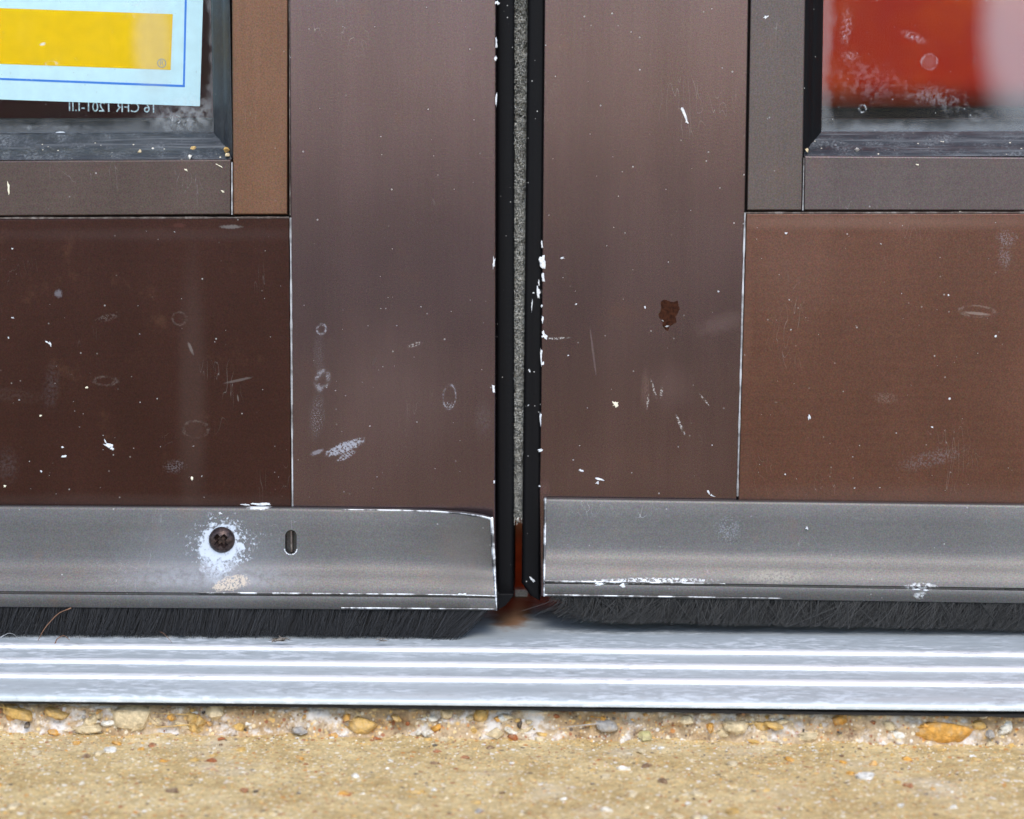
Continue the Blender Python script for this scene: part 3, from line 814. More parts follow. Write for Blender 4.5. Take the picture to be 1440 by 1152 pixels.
for k in range(1, 7):                          # rounded nose
    a = k / 6 * math.pi / 2
    prof.append((NOSE_Y + 0.012 - 0.012 * math.sin(a), zbot + (z1 - zbot) * (0.28 + 0.72 * math.cos(a) ** 0.9)))
prof += [(NOSE_Y, zbot), (NOSE_Y + 0.0016, zbot), (NOSE_Y + 0.0022, zbot + 0.0012), (0.0, zbot + 0.0012), (0.0, ZS + 0.0002)]
plate = extrude_x('plate', prof, TX, M['alu'], th)
auto_smooth(plate, 40)
for row in (915, 936, 957):
    yc = hit_t(720, row).y
    wd, hgt = 0.0028, 0.0013
    pr = []
    for k in range(9):
        a = math.pi * k / 8
        y = yc + wd * math.cos(a)
        pr.append((y, zt(y) - 0.0002 + (hgt + 0.0002) * math.sin(a) ** 0.5))
    pr = [(yc + wd, zt(yc + wd) - 0.0008)] + pr + [(yc - wd, zt(yc - wd) - 0.0008)]
    auto_smooth(extrude_x('rib', pr, TX, M['alu_rib'], th), 50)
nose_shadow = strip('nose_shadow_strip', xz(-60, 989, NOSE_Y + 0.0016), xz(1500, 1005, NOSE_Y + 0.0016), NOSE_Y + 0.0016, 0.0019, M['dark'], th, 0.004)  # black strip standing in for the shadow line under the nose
# fine groove lines near the middle rib on the right are part of the material

th.rotation_euler.z = R(-0.8)
step.rotation_euler.z = R(-0.8)
# ------------------------------------------------------------------ doors
DOOR_TOP = 2.10
def fleck_bm(bm, c, y, w, h, rot=0.0, n=9, thick=0.00018, jag=0.35):
    """raised irregular paint fleck on a face; c=(x,z)"""
    ring = []
    sd_ = RND.uniform(0, 100)
    for k in range(n):
        a = 2 * math.pi * k / n
        r = 1 + jag * noise.noise((math.cos(a) * 1.7 + sd_, math.sin(a) * 1.7, sd_)) * 2
        u, v = w / 2 * r * math.cos(a), h / 2 * r * math.sin(a)
        ring.append((c[0] + u * math.cos(rot) - v * math.sin(rot), c[1] + u * math.sin(rot) + v * math.cos(rot)))
    o = [bm.verts.new((x, y + 0.0001, z)) for x, z in ring]
    i_ = [bm.verts.new((lerp(c[0], x, .7), y - thick, lerp(c[1], z, .7))) for x, z in ring]
    for k in range(n):
        j = (k + 1) % n
        bm.faces.new((o[k], o[j], i_[j], i_[k]))
    bm.faces.new(i_)

def fibres(name, strands, rad, mat, parent):
    """strands: list of polylines -> three-sided tapering tubes, one mesh"""
    vs, fs = [], []
    for pts in strands:
        n = len(pts)
        for i, p in enumerate(pts):
            r = rad * (1.0 - 0.55 * i / (n - 1)) * RND.uniform(0.8, 1.2)
            b = len(vs)
            d = (pts[min(i + 1, n - 1)] - pts[max(i - 1, 0)]).normalized()
            u = d.cross(Vector((0.31, 0.87, 0.2))).normalized(); v = d.cross(u)
            for k in range(3):
                a = k * 2.0944 + 0.5
                vs.append(tuple(p + u * (r * math.cos(a)) + v * (r * math.sin(a))))
            if i:
                for k in range(3):
                    q = (k + 1) % 3
                    fs.append((b - 3 + k, b - 3 + q, b + q, b + k))
    return py_obj(name, vs, fs, mat, parent, True)

def sweep_mesh(name, stations, mat, parent, caps=True):
    """stations: list of profiles (lists of Vector) -> closed tube"""
    n = len(stations[0]); vs, fs = [], []
    for s in stations: vs += [tuple(v) for v in s]
    for k in range(len(stations) - 1):
        for i in range(n):
            j = (i + 1) % n
            fs.append((k * n + i, k * n + j, (k + 1) * n + j, (k + 1) * n + i))
    fs.append(tuple(range(n)))
    fs.append(tuple((len(stations) - 1) * n + i for i in reversed(range(n))))
    o = py_obj(name, vs, fs, mat, parent)
    auto_smooth(o, 32)
    return o
# sweep profile: (t along top..bottom in rows, depth)
SWP = [(0.000, -0.0030), (0.012, -0.0036), (0.035, -0.0040), (0.20, -0.0053), (0.40, -0.0068), (0.50, -0.0077), (0.57, -0.0086), (0.62, -0.0098), (0.67, -0.0113), (0.72, -0.0127), (0.77, -0.0138),
       (0.815, -0.0146), (0.845, -0.0150), (0.852, -0.0144), (0.866, -0.0144), (0.874, -0.0156), (0.90, -0.0160), (0.985, -0.0162), (1.0, -0.0158)]
def sweep_station(px, top, bot, yface, bend=0.0, xoff=None):
    pr = []
    for t, d in SWP:
        row = lerp(top, bot, t)
        x_ = px if xoff is None else lerp(xoff[0], xoff[1], t)
        pr.append(on_y(x_, row, yface + d - bend * max(0.0, 1 - t / 0.6) ** 1.2))
    last, first = pr[-1], pr[0]
    back = [Vector((last.x, yface - 0.0010, last.z)), Vector((first.x, yface - 0.0010 - bend, first.z + 0.0001))]
    return pr + back
def extend(st, x):
    return [Vector((x, v.y, v.z)) for v in st]

def brush(parent, xs0, xs1, y0, y1, ztop, zbot_f, mat, lean_f, count, messy):
    st = []
    for i in range(count):
        x = RND.uniform(xs0, xs1)
        y = RND.uniform(y0, y1)
        zb_ = zbot_f(x) + RND.gauss(0, 0.0004) + 0.0007 * noise.noise((x * 220, 3.0, y * 100)) + (RND.random() ** 6) * 0.004
        if zb_ > ztop(x) - 0.001: continue
        h = ztop(x) - zb_
        ln = lean_f(x) * h
        cl = (noise.noise((x * 160, y * 160, 4.0)) + 0.8 * noise.noise((x * 500, y * 500, 1.0))) * messy * h
        jx, jy = RND.gauss(0, messy * h * 0.35), RND.gauss(0, 0.0007)
        st.append([Vector((x + (ln + cl + jx) * t ** 1.2, y + jy * t - (0.0012 * t if y < (y0 + y1) / 2 else 0), ztop(x) - h * t)) for t in (0, 0.35, 0.7, 1.0)])
    o = fibres('brush', st, 0.00012, mat, parent)
    tag(o, kind='stuff')
    return o

# =============================== left leaf
XL0 = L(700, 400)[0] - 0.91
dl = thing('glazed_door', 'brown aluminium door leaf with a yellow and white sticker behind its glass', 'door', (XL0, 0.0, zb))
def vline(P, px_top, py_top, dy=0.0):
    x, z = P(px_top, py_top, dy)
    return x
zdb = L(300, 850)[1]                                   # bottom edge of the leaf
s_poly = [(L(411, 712)[0], zdb), (L(697, 712)[0], zdb), L(696, 700), L(697, 0), (L(697, 0)[0], DOOR_TOP), (L(406.5, 0)[0], DOOR_TOP), L(406.5, 0), L(408.5, 304), L(411, 712)]
prism('stile', s_poly, YL, YL + 0.044, M['stile_l'], dl, 0.0007, 3)
prism('stile', rect(XL0, XL0 + 0.09, zdb, DOOR_TOP), YL, YL + 0.044, M['stile_l'], dl, 0.0007)
xr = XL0 + 0.0905
r_poly = [(xr, zdb), (L(410, 712)[0], zdb), L(410, 712), L(407.3, 305.5), L(0, 308), (xr, L(0, 308)[1])]
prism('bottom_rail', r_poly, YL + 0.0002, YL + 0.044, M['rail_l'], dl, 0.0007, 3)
prism('top_rail', rect(xr, L(406, 0)[0] - 0.0004, DOOR_TOP - 0.09, DOOR_TOP), YL + 0.0002, YL + 0.044, M['rail_l'], dl)
# core that closes the joints
prism('frame_core', [(xr - 0.01, zdb + 0.004), (L(430, 712)[0], zdb + 0.004), L(430, 290, 0.006), (xr - 0.01, L(0, 290, 0.006)[1])], YL + 0.006, YL + 0.036, M['dark'], dl, 0)
prism('frame_core', [L(385, 290, 0.006), L(430, 290, 0.006), (L(430, 0, 0.006)[0], DOOR_TOP - 0.1), (L(385, 0, 0.006)[0], DOOR_TOP - 0.1)], YL + 0.0061, YL + 0.036, M['dark'], dl, 0)
# glass stops, slightly set back
SB = 0.0012
prism('glass_stop', [L(327.5, 302.5, SB), L(404.5, 302.3, SB), L(405, 0, SB), (L(405, 0, SB)[0], DOOR_TOP - 0.1), (L(326, 0, SB)[0], DOOR_TOP - 0.1), L(326, 0, SB), L(327, 200, SB)], YL + SB, YL + 0.017, M['stop_lv'], dl, 0.0007, 3)
prism('glass_stop', [(xr, L(0, 304, SB)[1]), L(0, 304.5, SB), L(324.5, 302.5, SB), L(325, 224, SB), L(0, 226, SB), (xr, L(0, 226, SB)[1])], YL + SB + 0.0003, YL + 0.017, M['stop_lh'], dl, 0.0007, 3)
prism('glass_stop', rect(xr + 0.0005, xr + 0.024, L(0, 225, SB)[1] + 0.001, DOOR_TOP - 0.1), YL + SB, YL + 0.017, M['stop_lv'], dl)
# gaskets: sloping strips between stop and glass
def wedge(name, a0, a1, b0, b1, ya, yb, mat, parent, extra=0.004):
    """sloped face between edge a (front, depth ya) and edge b (back, depth yb); each edge two (x,z) points"""
    (ax0, az0), (ax1, az1), (bx0, bz0), (bx1, bz1) = a0, a1, b0, b1
    n = 14
    vs, fs = [], []
    prof = [(0.0, 0.0), (0.12, -0.18), (0.34, -0.05), (0.42, 0.14), (0.5, 0.02), (0.72, -0.04), (0.9, -0.1), (1.0, 0.0)]
    m = len(prof)
    for i in range(n + 1):
        t = i / n
        A = Vector((lerp(ax0, ax1, t), ya, lerp(az0, az1, t))); B = Vector((lerp(bx0, bx1, t), yb, lerp(bz0, bz1, t)))
        D = B - A
        nn = Vector((-D.z if abs(D.z) > abs(D.x) else 0, 0, 0))
        for u, k in prof:
            q = A.lerp(B, u) + Vector((0, k * 0.0035, 0))
            vs.append(tuple(q))
        vs.append((B.x, yb + extra, B.z)); vs.append((A.x, yb + extra, A.z))
    m2 = m + 2
    for i in range(n):
        for k in range(m2):
            j = (k + 1) % m2
            fs.append((i * m2 + k, i * m2 + j, (i + 1) * m2 + j, (i + 1) * m2 + k))
    fs.append(tuple(range(m2))); fs.append(tuple(n * m2 + k for k in reversed(range(m2))))
    o = py_obj(name, vs, fs, mat, parent)
    auto_smooth(o, 45)
    return o
zt_l = (DOOR_TOP - 0.1)
fa0, fa1 = L(0, 227, 0.004), L(326, 224, 0.004)
ba0, ba1 = L(0, 190.5, GY - 0.001), L(301, 186, GY - 0.001)
wedge('gasket', (xr, fa0[1]), fa1, (xr, ba0[1]), (ba1[0] + 0.004, ba1[1]), YL + 0.004, YL + GY - 0.001, M['gasket'], dl)
fv, bv = L(326.5, 0, 0.005), L(299, 0, GY - 0.001)
wedge('gasket', L(327, 222, 0.005), (fv[0], zt_l), L(301, 190, GY - 0.001), (bv[0], zt_l), YL + 0.0052, YL + GY - 0.0012, M['gasket'], dl)
# pane, inner bead
gz0 = L(150, 195, GY)[1]
M['glass_clean'] = glass_clean()
pane_l = box('glass_pane', xr + 0.004, L(312, 100, GY)[0], YL + GY, YL + GY + 0.006, gz0, DOOR_TOP - 0.105, M['glass_l'], dl, 0)
dirt_front_only(pane_l)
box('inner_bead', xr, L(330, 150, 0.03)[0], YL + 0.0256, YL + 0.040, L(150, 250, 0.03)[1], L(150, 166, 0.03)[1], M['bead'], dl, 0.0015)
box('inner_bead', L(300, 100, 0.03)[0], L(340, 100, 0.03)[0], YL + 0.0256, YL + 0.040, L(150, 166, 0.03)[1] + 0.0003, DOOR_TOP - 0.1, M['bead'], dl, 0.0015)
# bare metal along the joints
strip('bare_edge', L(408.6, 306), L(411.5, 712), YL - 0.0002, 0.00095, M['bare'], dl)
strip('bare_edge', (xr, L(0, 308.5)[1]), L(406, 306), YL - 0.0002, 0.0009, M['bare_dim'], dl)
strip('bare_edge', L(326.2, 228, SB), L(326.2, 302, SB), YL + SB - 0.0002, 0.0007, M['bare'], dl)
strip('bare_edge', L(406.5, 0), L(408, 303), YL + 0.0001, 0.0004, M['bare_dim'], dl)
# black edge seal on the meeting edge
EY = 0.010
def seal(name, P, outline, y0, y1, parent):
    return prism(name, [P(*q) for q in outline], y0, y1, M['vinyl'], parent, 0.0016, 4)
ex = [L(698, 846, EY), L(711, 849, EY), L(722, 836, EY), L(722.5, 700, EY), L(723, 0, EY)]
seal_poly = ex + [(ex[-1][0], DOOR_TOP), (L(698, 0, EY)[0], DOOR_TOP), L(698, 0, EY)]
sl = prism('edge_seal', seal_poly, YL + EY, YL + 0.036, M['vinyl'], dl, 0.0018, 4)
auto_smooth(sl, 50)
# lower tip of the seal drops just below the sweep end
prism('edge_seal', [L(700, 858, 0.004), L(711, 852, 0.004), L(722, 838, 0.004), L(722, 835, 0.004), L(700, 835, 0.004)], YL + 0.004, YL + EY - 0.0003, M['vinyl'], dl, 0.0005)

# pile weatherstrip in the gap, held by the left leaf
PY = 0.0155
pile_z0, pile_z1 = L(730, 737, PY)[1], 0.34
strands = []
for i in range(11000):
    z = RND.uniform(pile_z0, pile_z1)
    xa = L(721, 0, PY)[0]; xb = L(743.5, 0, PY)[0]
    t_ = (z - pile_z0) / (L(730, 0, PY)[1] - pile_z0)
    xa = lerp(L(719.5, 737, PY)[0], L(722.5, 0, PY)[0], t_); xb = lerp(L(737, 737, PY)[0], L(744, 0, PY)[0], t_)
    x = RND.uniform(xa, xb)
    if z < pile_z0 + 0.006 and RND.random() > (z - pile_z0) / 0.006: continue
    L_ = 0.005 + 0.0014 * noise.noise((x * 300, z * 300, 2.0))
    dx = RND.gauss(0, 0.0006) + 0.0006 * noise.noise((z * 130, x * 130, 0.0)); dz = RND.gauss(-0.0006, 0.0008)
    p0 = Vector((x, PY + 0.005, z))
    strands.append([p0, p0 + Vector((dx * .4, -L_ * .6, dz * .4)), p0 + Vector((dx, -L_, dz))])
tag(fibres('pile_weatherstrip', strands, 0.00022, M['pile'], dl), kind='stuff')
box('pile_backing', L(719, 300, PY)[0], L(745, 300, PY)[0] - 0.0004, PY + 0.0045, PY + 0.0065, pile_z0 + 0.002, DOOR_TOP, M['pile'], dl, 0)
prism('pile_holder', [L(737, 760, PY), L(739.5, 760, PY), L(742, 700, PY), L(735, 700, PY)], PY + 0.003, PY + 0.0044, M['bare'], dl, 0)

# sweep with bent right end
top_l = [(-400, 709), (0, 711.5), (400, 714), (560, 716), (610, 717.5), (650, 720.5), (680, 725), (692, 728.5)]
bot_l = [(-400, 851), (0, 853.5), (697, 858.5)]
stations = []
st0 = sweep_station(-40, pl(top_l, -40), pl(bot_l, -40), YL)
stations.append(extend(st0, XL0 + 0.01))
pxs = list(range(-40, 560, 40)) + [560, 585, 610, 630, 650, 665, 678, 686, 690, 692.5]
for px in pxs:
    k = max(0.0, (px - 560) / 132.0)
    xoff = (px, px + 6.5 * k)
    stations.append(sweep_station(px, pl(top_l, px), pl(bot_l, px), YL, 0.0075 * k ** 2, xoff))
swl = sweep_mesh('door_sweep', stations, M['sweep_l'], dl)
# slotted hole
def stadium(cx, cz, w, h, y0, y1, n=10):
    bm = bmesh.new()
    pts = []
    r = w / 2
    for k in range(n + 1):
        a = math.pi * k / n
        pts.append((cx + r * math.cos(a), cz + h / 2 - r + r * math.sin(a)))
    for k in range(n + 1):
        a = math.pi + math.pi * k / n
        pts.append((cx + r * math.cos(a), cz - h / 2 + r + r * math.sin(a)))
    f = [bm.verts.new((x, y0, z)) for x, z in pts]; b = [bm.verts.new((x, y1, z)) for x, z in pts]
    bm.faces.new(f); bm.faces.new(b[::-1])
    for i in range(len(pts)): bm.faces.new((f[i], b[i], b[(i + 1) % len(pts)], f[(i + 1) % len(pts)]))
    return bm
hc = L(409, 762.5, -0.0065)
cut(swl, stadium(hc[0], hc[1], 0.0050, 0.0102, YL - 0.02, YL - 0.0012))
auto_smooth(swl, 32)
box('slot_fin', hc[0] - 0.0003, hc[0] + 0.0004, YL - 0.0050, YL - 0.0011, hc[1] - 0.0046, hc[1] + 0.0046, M['bare_dim'], swl, 0)
# burr of the slot's rim
bm = bmesh.new()
for k in range(9):
    t = k / 8
    a = math.pi * (1.08 + 0.84 * t)
    fleck_bm(bm, (hc[0] + 0.0027 * math.cos(a), hc[1] - 0.0026 + 0.0027 * math.sin(a)), YL - 0.0072, 0.0012, 0.0006, a + 1.57)
bm_obj('slot_burr', bm, M['chip'], swl)
# screw
scx, scz = L(311, 760.5, -0.0085)
bm = bmesh.new()
prof_s = [(r_ * 1.06, d_) for r_, d_ in [(0.0, -0.0032), (0.0012, -0.00318), (0.0026, -0.0029), (0.0039, -0.0022), (0.0048, -0.0012), (0.00525, -0.0004), (0.0053, 0.0008)]]
rings = []
NS = 32
for r, d in prof_s:
    if r == 0: rings.append([bm.verts.new((scx, YL - 0.0068 + d, scz))])
    else: rings.append([bm.verts.new((scx + r * math.cos(2 * math.pi * k / NS), YL - 0.0068 + d, scz + r * math.sin(2 * math.pi * k / NS))) for k in range(NS)])
for a, b in zip(rings, rings[1:]):
    for k in range(NS):
        j = (k + 1) % NS
        if len(a) == 1: bm.faces.new((a[0], b[k], b[j]))
        else: bm.faces.new((a[k], b[k], b[j], a[j]))
bm.faces.new(rings[-1][::-1])
screw = bm_obj('screw', bm, M['rust'], swl)
for ang in (R(45), R(-45)):
    c = bmesh.new()
    for s in (0,):
        y0, y1 = YL - 0.0112, YL - 0.0072
        def q(u, v, y):
            return c.verts.new((scx + u * math.cos(ang) - v * math.sin(ang), y, scz + u * math.sin(ang) + v * math.cos(ang)))
        f = [q(u, v, y0) for u, v in ((-.0046, -.0017), (.0046, -.0017), (.0046, .0017), (-.0046, .0017))]
        b = [q(u, v, y1) for u, v in ((-.0018, -.0006), (.0018, -.0006), (.0018, .0006), (-.0018, .0006))]
        c.faces.new(f); c.faces.new(b[::-1])
        for i in range(4): c.faces.new((f[i], b[i], b[(i + 1) % 4], f[(i + 1) % 4]))
    cut(screw, c)
auto_smooth(screw, 40)
# worn sweep edges
vs = stations[-1]
def edge_tube(name, pts, r, mat, parent):
    o = fibres(name, [pts], r, mat, parent)
    return o
edge_tube('bare_edge', [stations[k][1] + Vector((0, 0, 0)) for k in range(len(stations) - 1, 13, -1)], 0.0007, M['bare_sweep'], swl)
edge_tube('bare_edge', [v + Vector((-0.0002, -0.0001, 0)) for v in vs[:19]], 0.0009, M['bare_sweep'], swl)
edge_tube('bare_edge', [stations[k][12] + Vector((0, -0.0001, 0)) for k in range(9, len(stations))], 0.0005, M['bare_sweep'], swl)
edge_tube('bare_edge', [stations[k][17] + Vector((0, -0.0001, 0)) for k in range(14, len(stations))], 0.00045, M['bare_sweep'], swl)
# brush under the left sweep
zswl = L(350, 850, -0.012)[1]
xe_t, xe_b = L(700, 860, -0.015)[0], L(655, 896, -0.015)[0]
def lean_l(x):
    k = max(0.0, 1 - (xe_t - x) / 0.03)
    return -0.28 - 0.85 * k
brush(swl, -0.26, xe_t, YL - 0.0150, YL - 0.003, lambda x: zswl + 0.004, lambda x: zb + 0.0006 + 0.0004 * noise.noise((x * 60, 0, 0)), M['brush'], lean_l, 16000, 0.30)
brush(swl, XL0 + 0.012, -0.26, YL - 0.0150, YL - 0.003, lambda x: zswl + 0.004, lambda x: zb + 0.0006, M['brush'], lean_l, 5000, 0.16)
box('brush_core', XL0 + 0.012, xe_b, YL - 0.0125, YL - 0.0085, zb + 0.002, zswl + 0.003, M['dark'], swl, 0)

# =============================== right leaf
XR1 = Rr(763, 400)[0] + 0.91
dr = thing('glazed_door', 'brown aluminium door leaf with red showing through its dusty glass', 'door', (XR1, YR, zb))
zdr = Rr(900, 838)[1]
s_poly = [(Rr(760, 700)[0], zdr - 0.0005), (Rr(1036.5, 698)[0], zdr - 0.0005), Rr(1036.5, 698), Rr(1047.5, 297.5), Rr(1052.5, 0), (Rr(1052.5, 0)[0], DOOR_TOP), (Rr(765.5, 0)[0], DOOR_TOP), Rr(765.5, 0), Rr(760.5, 560), Rr(758.5, 700)]
prism('stile', s_poly, YR, YR + 0.044, M['stile_r'], dr, 0.0007, 3)
prism('stile', rect(XR1 - 0.09, XR1, zdr, DOOR_TOP), YR, YR + 0.044, M['stile_r'], dr)
xe = XR1 - 0.0905
r_poly = [(Rr(1038, 698)[0], zdr), (xe, zdr), (xe, Rr(1440, 300)[1]), Rr(1440, 300), Rr(1049, 300), Rr(1038, 698)]
prism('bottom_rail', r_poly, YR + 0.0002, YR + 0.044, M['rail_r'], dr, 0.0007, 3)
prism('top_rail', rect(Rr(1053, 0)[0] + 0.0004, xe, DOOR_TOP - 0.09, DOOR_TOP), YR + 0.0002, YR + 0.044, M['rail_r'], dr)
prism('frame_core', [(Rr(1010, 712)[0], zdr + 0.004), (xe + 0.01, zdr + 0.004), (xe + 0.01, Rr(1440, 280, 0.006)[1]), Rr(1020, 280, 0.006)], YR + 0.006, YR + 0.036, M['dark'], dr, 0)
prism('frame_core', [Rr(1020, 280, 0.006), Rr(1075, 280, 0.006), (Rr(1075, 0, 0.006)[0], DOOR_TOP - 0.1), (Rr(1030, 0, 0.006)[0], DOOR_TOP - 0.1)], YR + 0.0061, YR + 0.036, M['dark'], dr, 0)
prism('glass_stop', [Rr(1050, 296.5, SB), Rr(1128, 296.5, SB), Rr(1132.5, 0, SB), (Rr(1132.5, 0, SB)[0], DOOR_TOP - 0.1), (Rr(1055, 0, SB)[0], DOOR_TOP - 0.1), Rr(1055, 0, SB)], YR + SB, YR + 0.017, M['stop_rv'], dr, 0.0007, 3)
prism('glass_stop', [Rr(1130, 296.5, SB), (Rr(1440, 297, SB)), (xe, Rr(1440, 297, SB)[1]), (xe, Rr(1440, 221, SB)[1]), Rr(1440, 221, SB), Rr(1131, 219, SB)], YR + SB + 0.0003, YR + 0.017, M['stop_rh'], dr, 0.0007, 3)
prism('glass_stop', rect(xe - 0.024, xe - 0.0005, Rr(1440, 220, SB)[1] + 0.001, DOOR_TOP - 0.1), YR + SB, YR + 0.017, M['stop_rv'], dr)
fa0, fa1 = Rr(1130, 220, 0.004), Rr(1440, 222, 0.004)
ba0, ba1 = Rr(1155, 185, GY - 0.001), Rr(1440, 189, GY - 0.001)
wedge('gasket', fa0, (xe, fa1[1]), (ba0[0] - 0.006, ba0[1]), (xe, ba1[1]), YR + 0.004, YR + GY - 0.001, M['gasket'], dr)
fv, bv = Rr(1132, 0, 0.005), Rr(1158, 0, GY - 0.001)
wedge('gasket', Rr(1129, 218, 0.005), (fv[0], zt_l), Rr(1155, 188, GY - 0.001), (bv[0], zt_l), YR + 0.0052, YR + GY - 0.0012, M['vinyl'], dr)
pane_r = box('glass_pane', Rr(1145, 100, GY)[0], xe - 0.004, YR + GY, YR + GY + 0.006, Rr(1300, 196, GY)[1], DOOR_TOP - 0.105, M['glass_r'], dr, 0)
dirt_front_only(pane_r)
box('inner_bead', Rr(1120, 100, 0.03)[0], xe, YR + 0.0256, YR + 0.040, Rr(1300, 250, 0.03)[1], Rr(1300, 166, 0.03)[1], M['bead'], dr, 0.0015)
strip('bare_edge', Rr(1047.6, 299), Rr(1037, 698), YR - 0.0002, 0.0010, M['bare'], dr)
strip('bare_edge', Rr(1049, 299.5), (xe, Rr(1440, 299.5)[1]), YR - 0.0002, 0.0009, M['bare_dim'], dr)
strip('bare_edge', Rr(1130.5, 222, SB), Rr(1129, 296, SB), YR + SB - 0.0002, 0.0007, M['bare'], dr)
# edge seal
ex = [Rr(757, 841, EY), (Rr(757, 700, EY)), Rr(762, 0, EY)]
po = [Rr(760, 841, EY), Rr(762, 700, EY), Rr(768, 0, EY), (Rr(768, 0, EY)[0], DOOR_TOP), (Rr(742.5, 0, EY)[0], DOOR_TOP), Rr(742.5, 0, EY), Rr(736, 640, EY), Rr(734, 815, EY), Rr(746, 833, EY)]
sr = prism('edge_seal', po, YR + EY - 0.008, YR + 0.036, M['vinyl'], dr, 0.0018, 4)
auto_smooth(sr, 50)
# sweep
top_r = [(766, 700.5), (1440, 709.5)]
bot_r = [(766, 838.5), (1440, 848.5)]
stations = []
for px in (766.5, 768, 780, 820, 860, 900, 940, 980, 1020, 1060, 1100, 1150, 1200, 1250, 1300, 1350, 1400, 1440, 1470):
    stations.append(sweep_station(px, pl(top_r, px), pl(bot_r, px), YR, 0.0, (px, px - (2.0 if px < 770 else 0))))
stations.append(extend(stations[-1], XR1 - 0.01))
swr = sweep_mesh('door_sweep', stations, M['sweep_r'], dr)
edge_tube('bare_edge', [v + Vector((0.0002, -0.0001, 0)) for v in stations[0][:19]], 0.0008, M['bare_sweep'], swr)
edge_tube('bare_edge', [stations[k][12] + Vector((0, -0.0001, 0)) for k in range(1, 9)], 0.0006, M['bare_sweep'], swr)
edge_tube('bare_edge', [stations[k][17] + Vector((0, -0.0001, 0)) for k in range(1, 11)], 0.00045, M['bare_sweep'], swr)
zswr = Rr(1100, 838, -0.012)[1]
br_bot = [(770, 843), (785, 846), (815, 858), (848, 874), (880, 876), (1000, 879), (1150, 881), (1300, 884), (1440, 887), (1600, 890)]
xs_lo, xs_hi = Rr(782, 870, -0.015)[0], Rr(1600, 890, -0.015)[0]
def zb_r(x):
    px = 782 + (x - xs_lo) / (xs_hi - xs_lo) * 818
    p = on_y(px, pl(br_bot, px), YR - 0.016)
    return max(p.z, zb + 0.002)
def lean_r(x): return -0.35 + 0.9 * max(0.0, 1 - (x - xs_lo) / 0.02) + 0.5 * noise.noise((x * 35, 2.0, 0.0))
brush(swr, xs_lo, 0.27, YR - 0.0150, YR - 0.003, lambda x: zswr + 0.004, zb_r, M['brush_r'], lean_r, 17000, 1.2)
brush(swr, 0.27, XR1 - 0.012, YR - 0.0150, YR - 0.003, lambda x: zswr + 0.004, lambda x: zb + 0.003, M['brush_r'], lean_r, 5000, 0.40)
xc0 = Rr(850, 870, -0.012)[0]
box('brush_core', xc0, XR1 - 0.012, YR - 0.0125, YR - 0.0085, zb_r(0.1) + 0.002, zswr + 0.003, M['dark'], swr, 0)

# ------------------------------------------------------------------ chips and specks on the leaves
def chips(parent, P, y, lst, mat, name='paint_chip', dy=0.0):
    for px, py, w_, h_, rot in lst:
        bm = bmesh.new()
        fleck_bm(bm, P(px, py, dy), y + dy, w_ * PX * 0.85, h_ * PX * 0.85, rot, 13, jag=0.55)
        bm_obj(name, bm, mat, parent)
chips(dl, L, YL, [(67, 482, 9, 3, -0.6), (71, 484, 4, 7, 0.2), (153, 627, 15, 7, -0.4), (157, 630, 7, 6, 0), (148, 621, 3, 8, 0.3), (90, 642, 11, 3.5, 0.2), (88, 629, 4, 3, 0), (694, 548, 7, 12, 0.1), (694, 370, 4, 20, 0),
    (697, 82, 5, 6, 0), (698, 60, 3, 16, 0), (698, 140, 3, 22, 0), (699, 4, 7, 7, 0), (695, 678, 4, 6, 0), (366, 709, 30, 5, 0), (345, 710, 12, 3, 0), (17, 350, 3, 3, 0), (12, 475, 3, 4, 0), (18, 447, 4, 3, 0), (58, 663, 3, 4, 0.6)], M['chip'])
chips(dl, L, YL, [(12, 265, 4, 19, 0.05), (262, 239, 5, 3, -0.6), (313, 269, 6, 2.5, -0.5), (308, 233, 10, 1.6, -0.5)], M['cream_chip'], dy=SB)
chips(dl, L, YL, [(122, 545, 4, 4, 0), (270, 673, 4, 5, 0), (7, 684, 5, 4, 0), (57, 585, 3, 3, 0)], M['cream_chip'])
chips(dr, Rr, YR, [(763, 368, 10, 20, 0), (764, 390, 6, 14, 0.1), (762, 345, 4, 14, 0), (762, 430, 3, 6, 0), (763, 450, 4, 10, 0), (765, 472, 8, 12, 0.5), (761, 500, 4, 26, 0), (764, 511, 5, 7, 0), (760, 588, 4, 20, 0), (760, 633, 9, 6, 0.2), (759, 684, 4, 4, 0),
    (791, 363, 7, 3, 0.1), (810, 428, 4, 3, 0.6), (817, 662, 9, 4, -0.3), (843, 674, 16, 4, -0.3), (840, 679, 8, 6, -0.2), (962, 160, 5, 22, 0.35), (959, 153, 6, 5, 0), (966, 172, 6, 4, -0.4), (907, 432, 3, 4, 0), (1010, 410, 3, 3, 0), (996, 692, 3, 9, 0.5), (1002, 697, 9, 3, -0.6), (799, 500, 3, 3, 0),
    (1138, 587, 4, 9, 0.1), (1335, 561, 4, 4, 0), (1400, 473, 4, 4, 0), (1105, 328, 4, 3, 0), (1311, 601, 4, 3, 0), (1104, 667, 3, 3, 0), (1334, 415, 3, 3, 0)], M['chip'])
chips(dr, Rr, YR, [(865, 568, 9.5, 9.5, 0)], M['cream_chip'])
chips(dr, Rr, YR, [(1077, 24, 9, 5, 0.2)], M['chip'], dy=SB)
chips(dr, Rr, YR + 0.0, [(1290, 232, 4, 4, 0), (1350, 298, 4, 3, 0)], M['cream_chip'], dy=SB)
chips(sr, Rr, YR, [(757, 412, 5, 22, 0.1), (748, 428, 3.5, 24, -0.06), (758, 398, 3, 8, 0), (750, 412, 3, 3, 0), (745, 522, 4, 5, 0), (743, 570, 2.5, 3, 0), (748, 815, 12, 5, -0.6), (744, 520, 3, 3, 0)], M['chip'], dy=EY - 0.008)
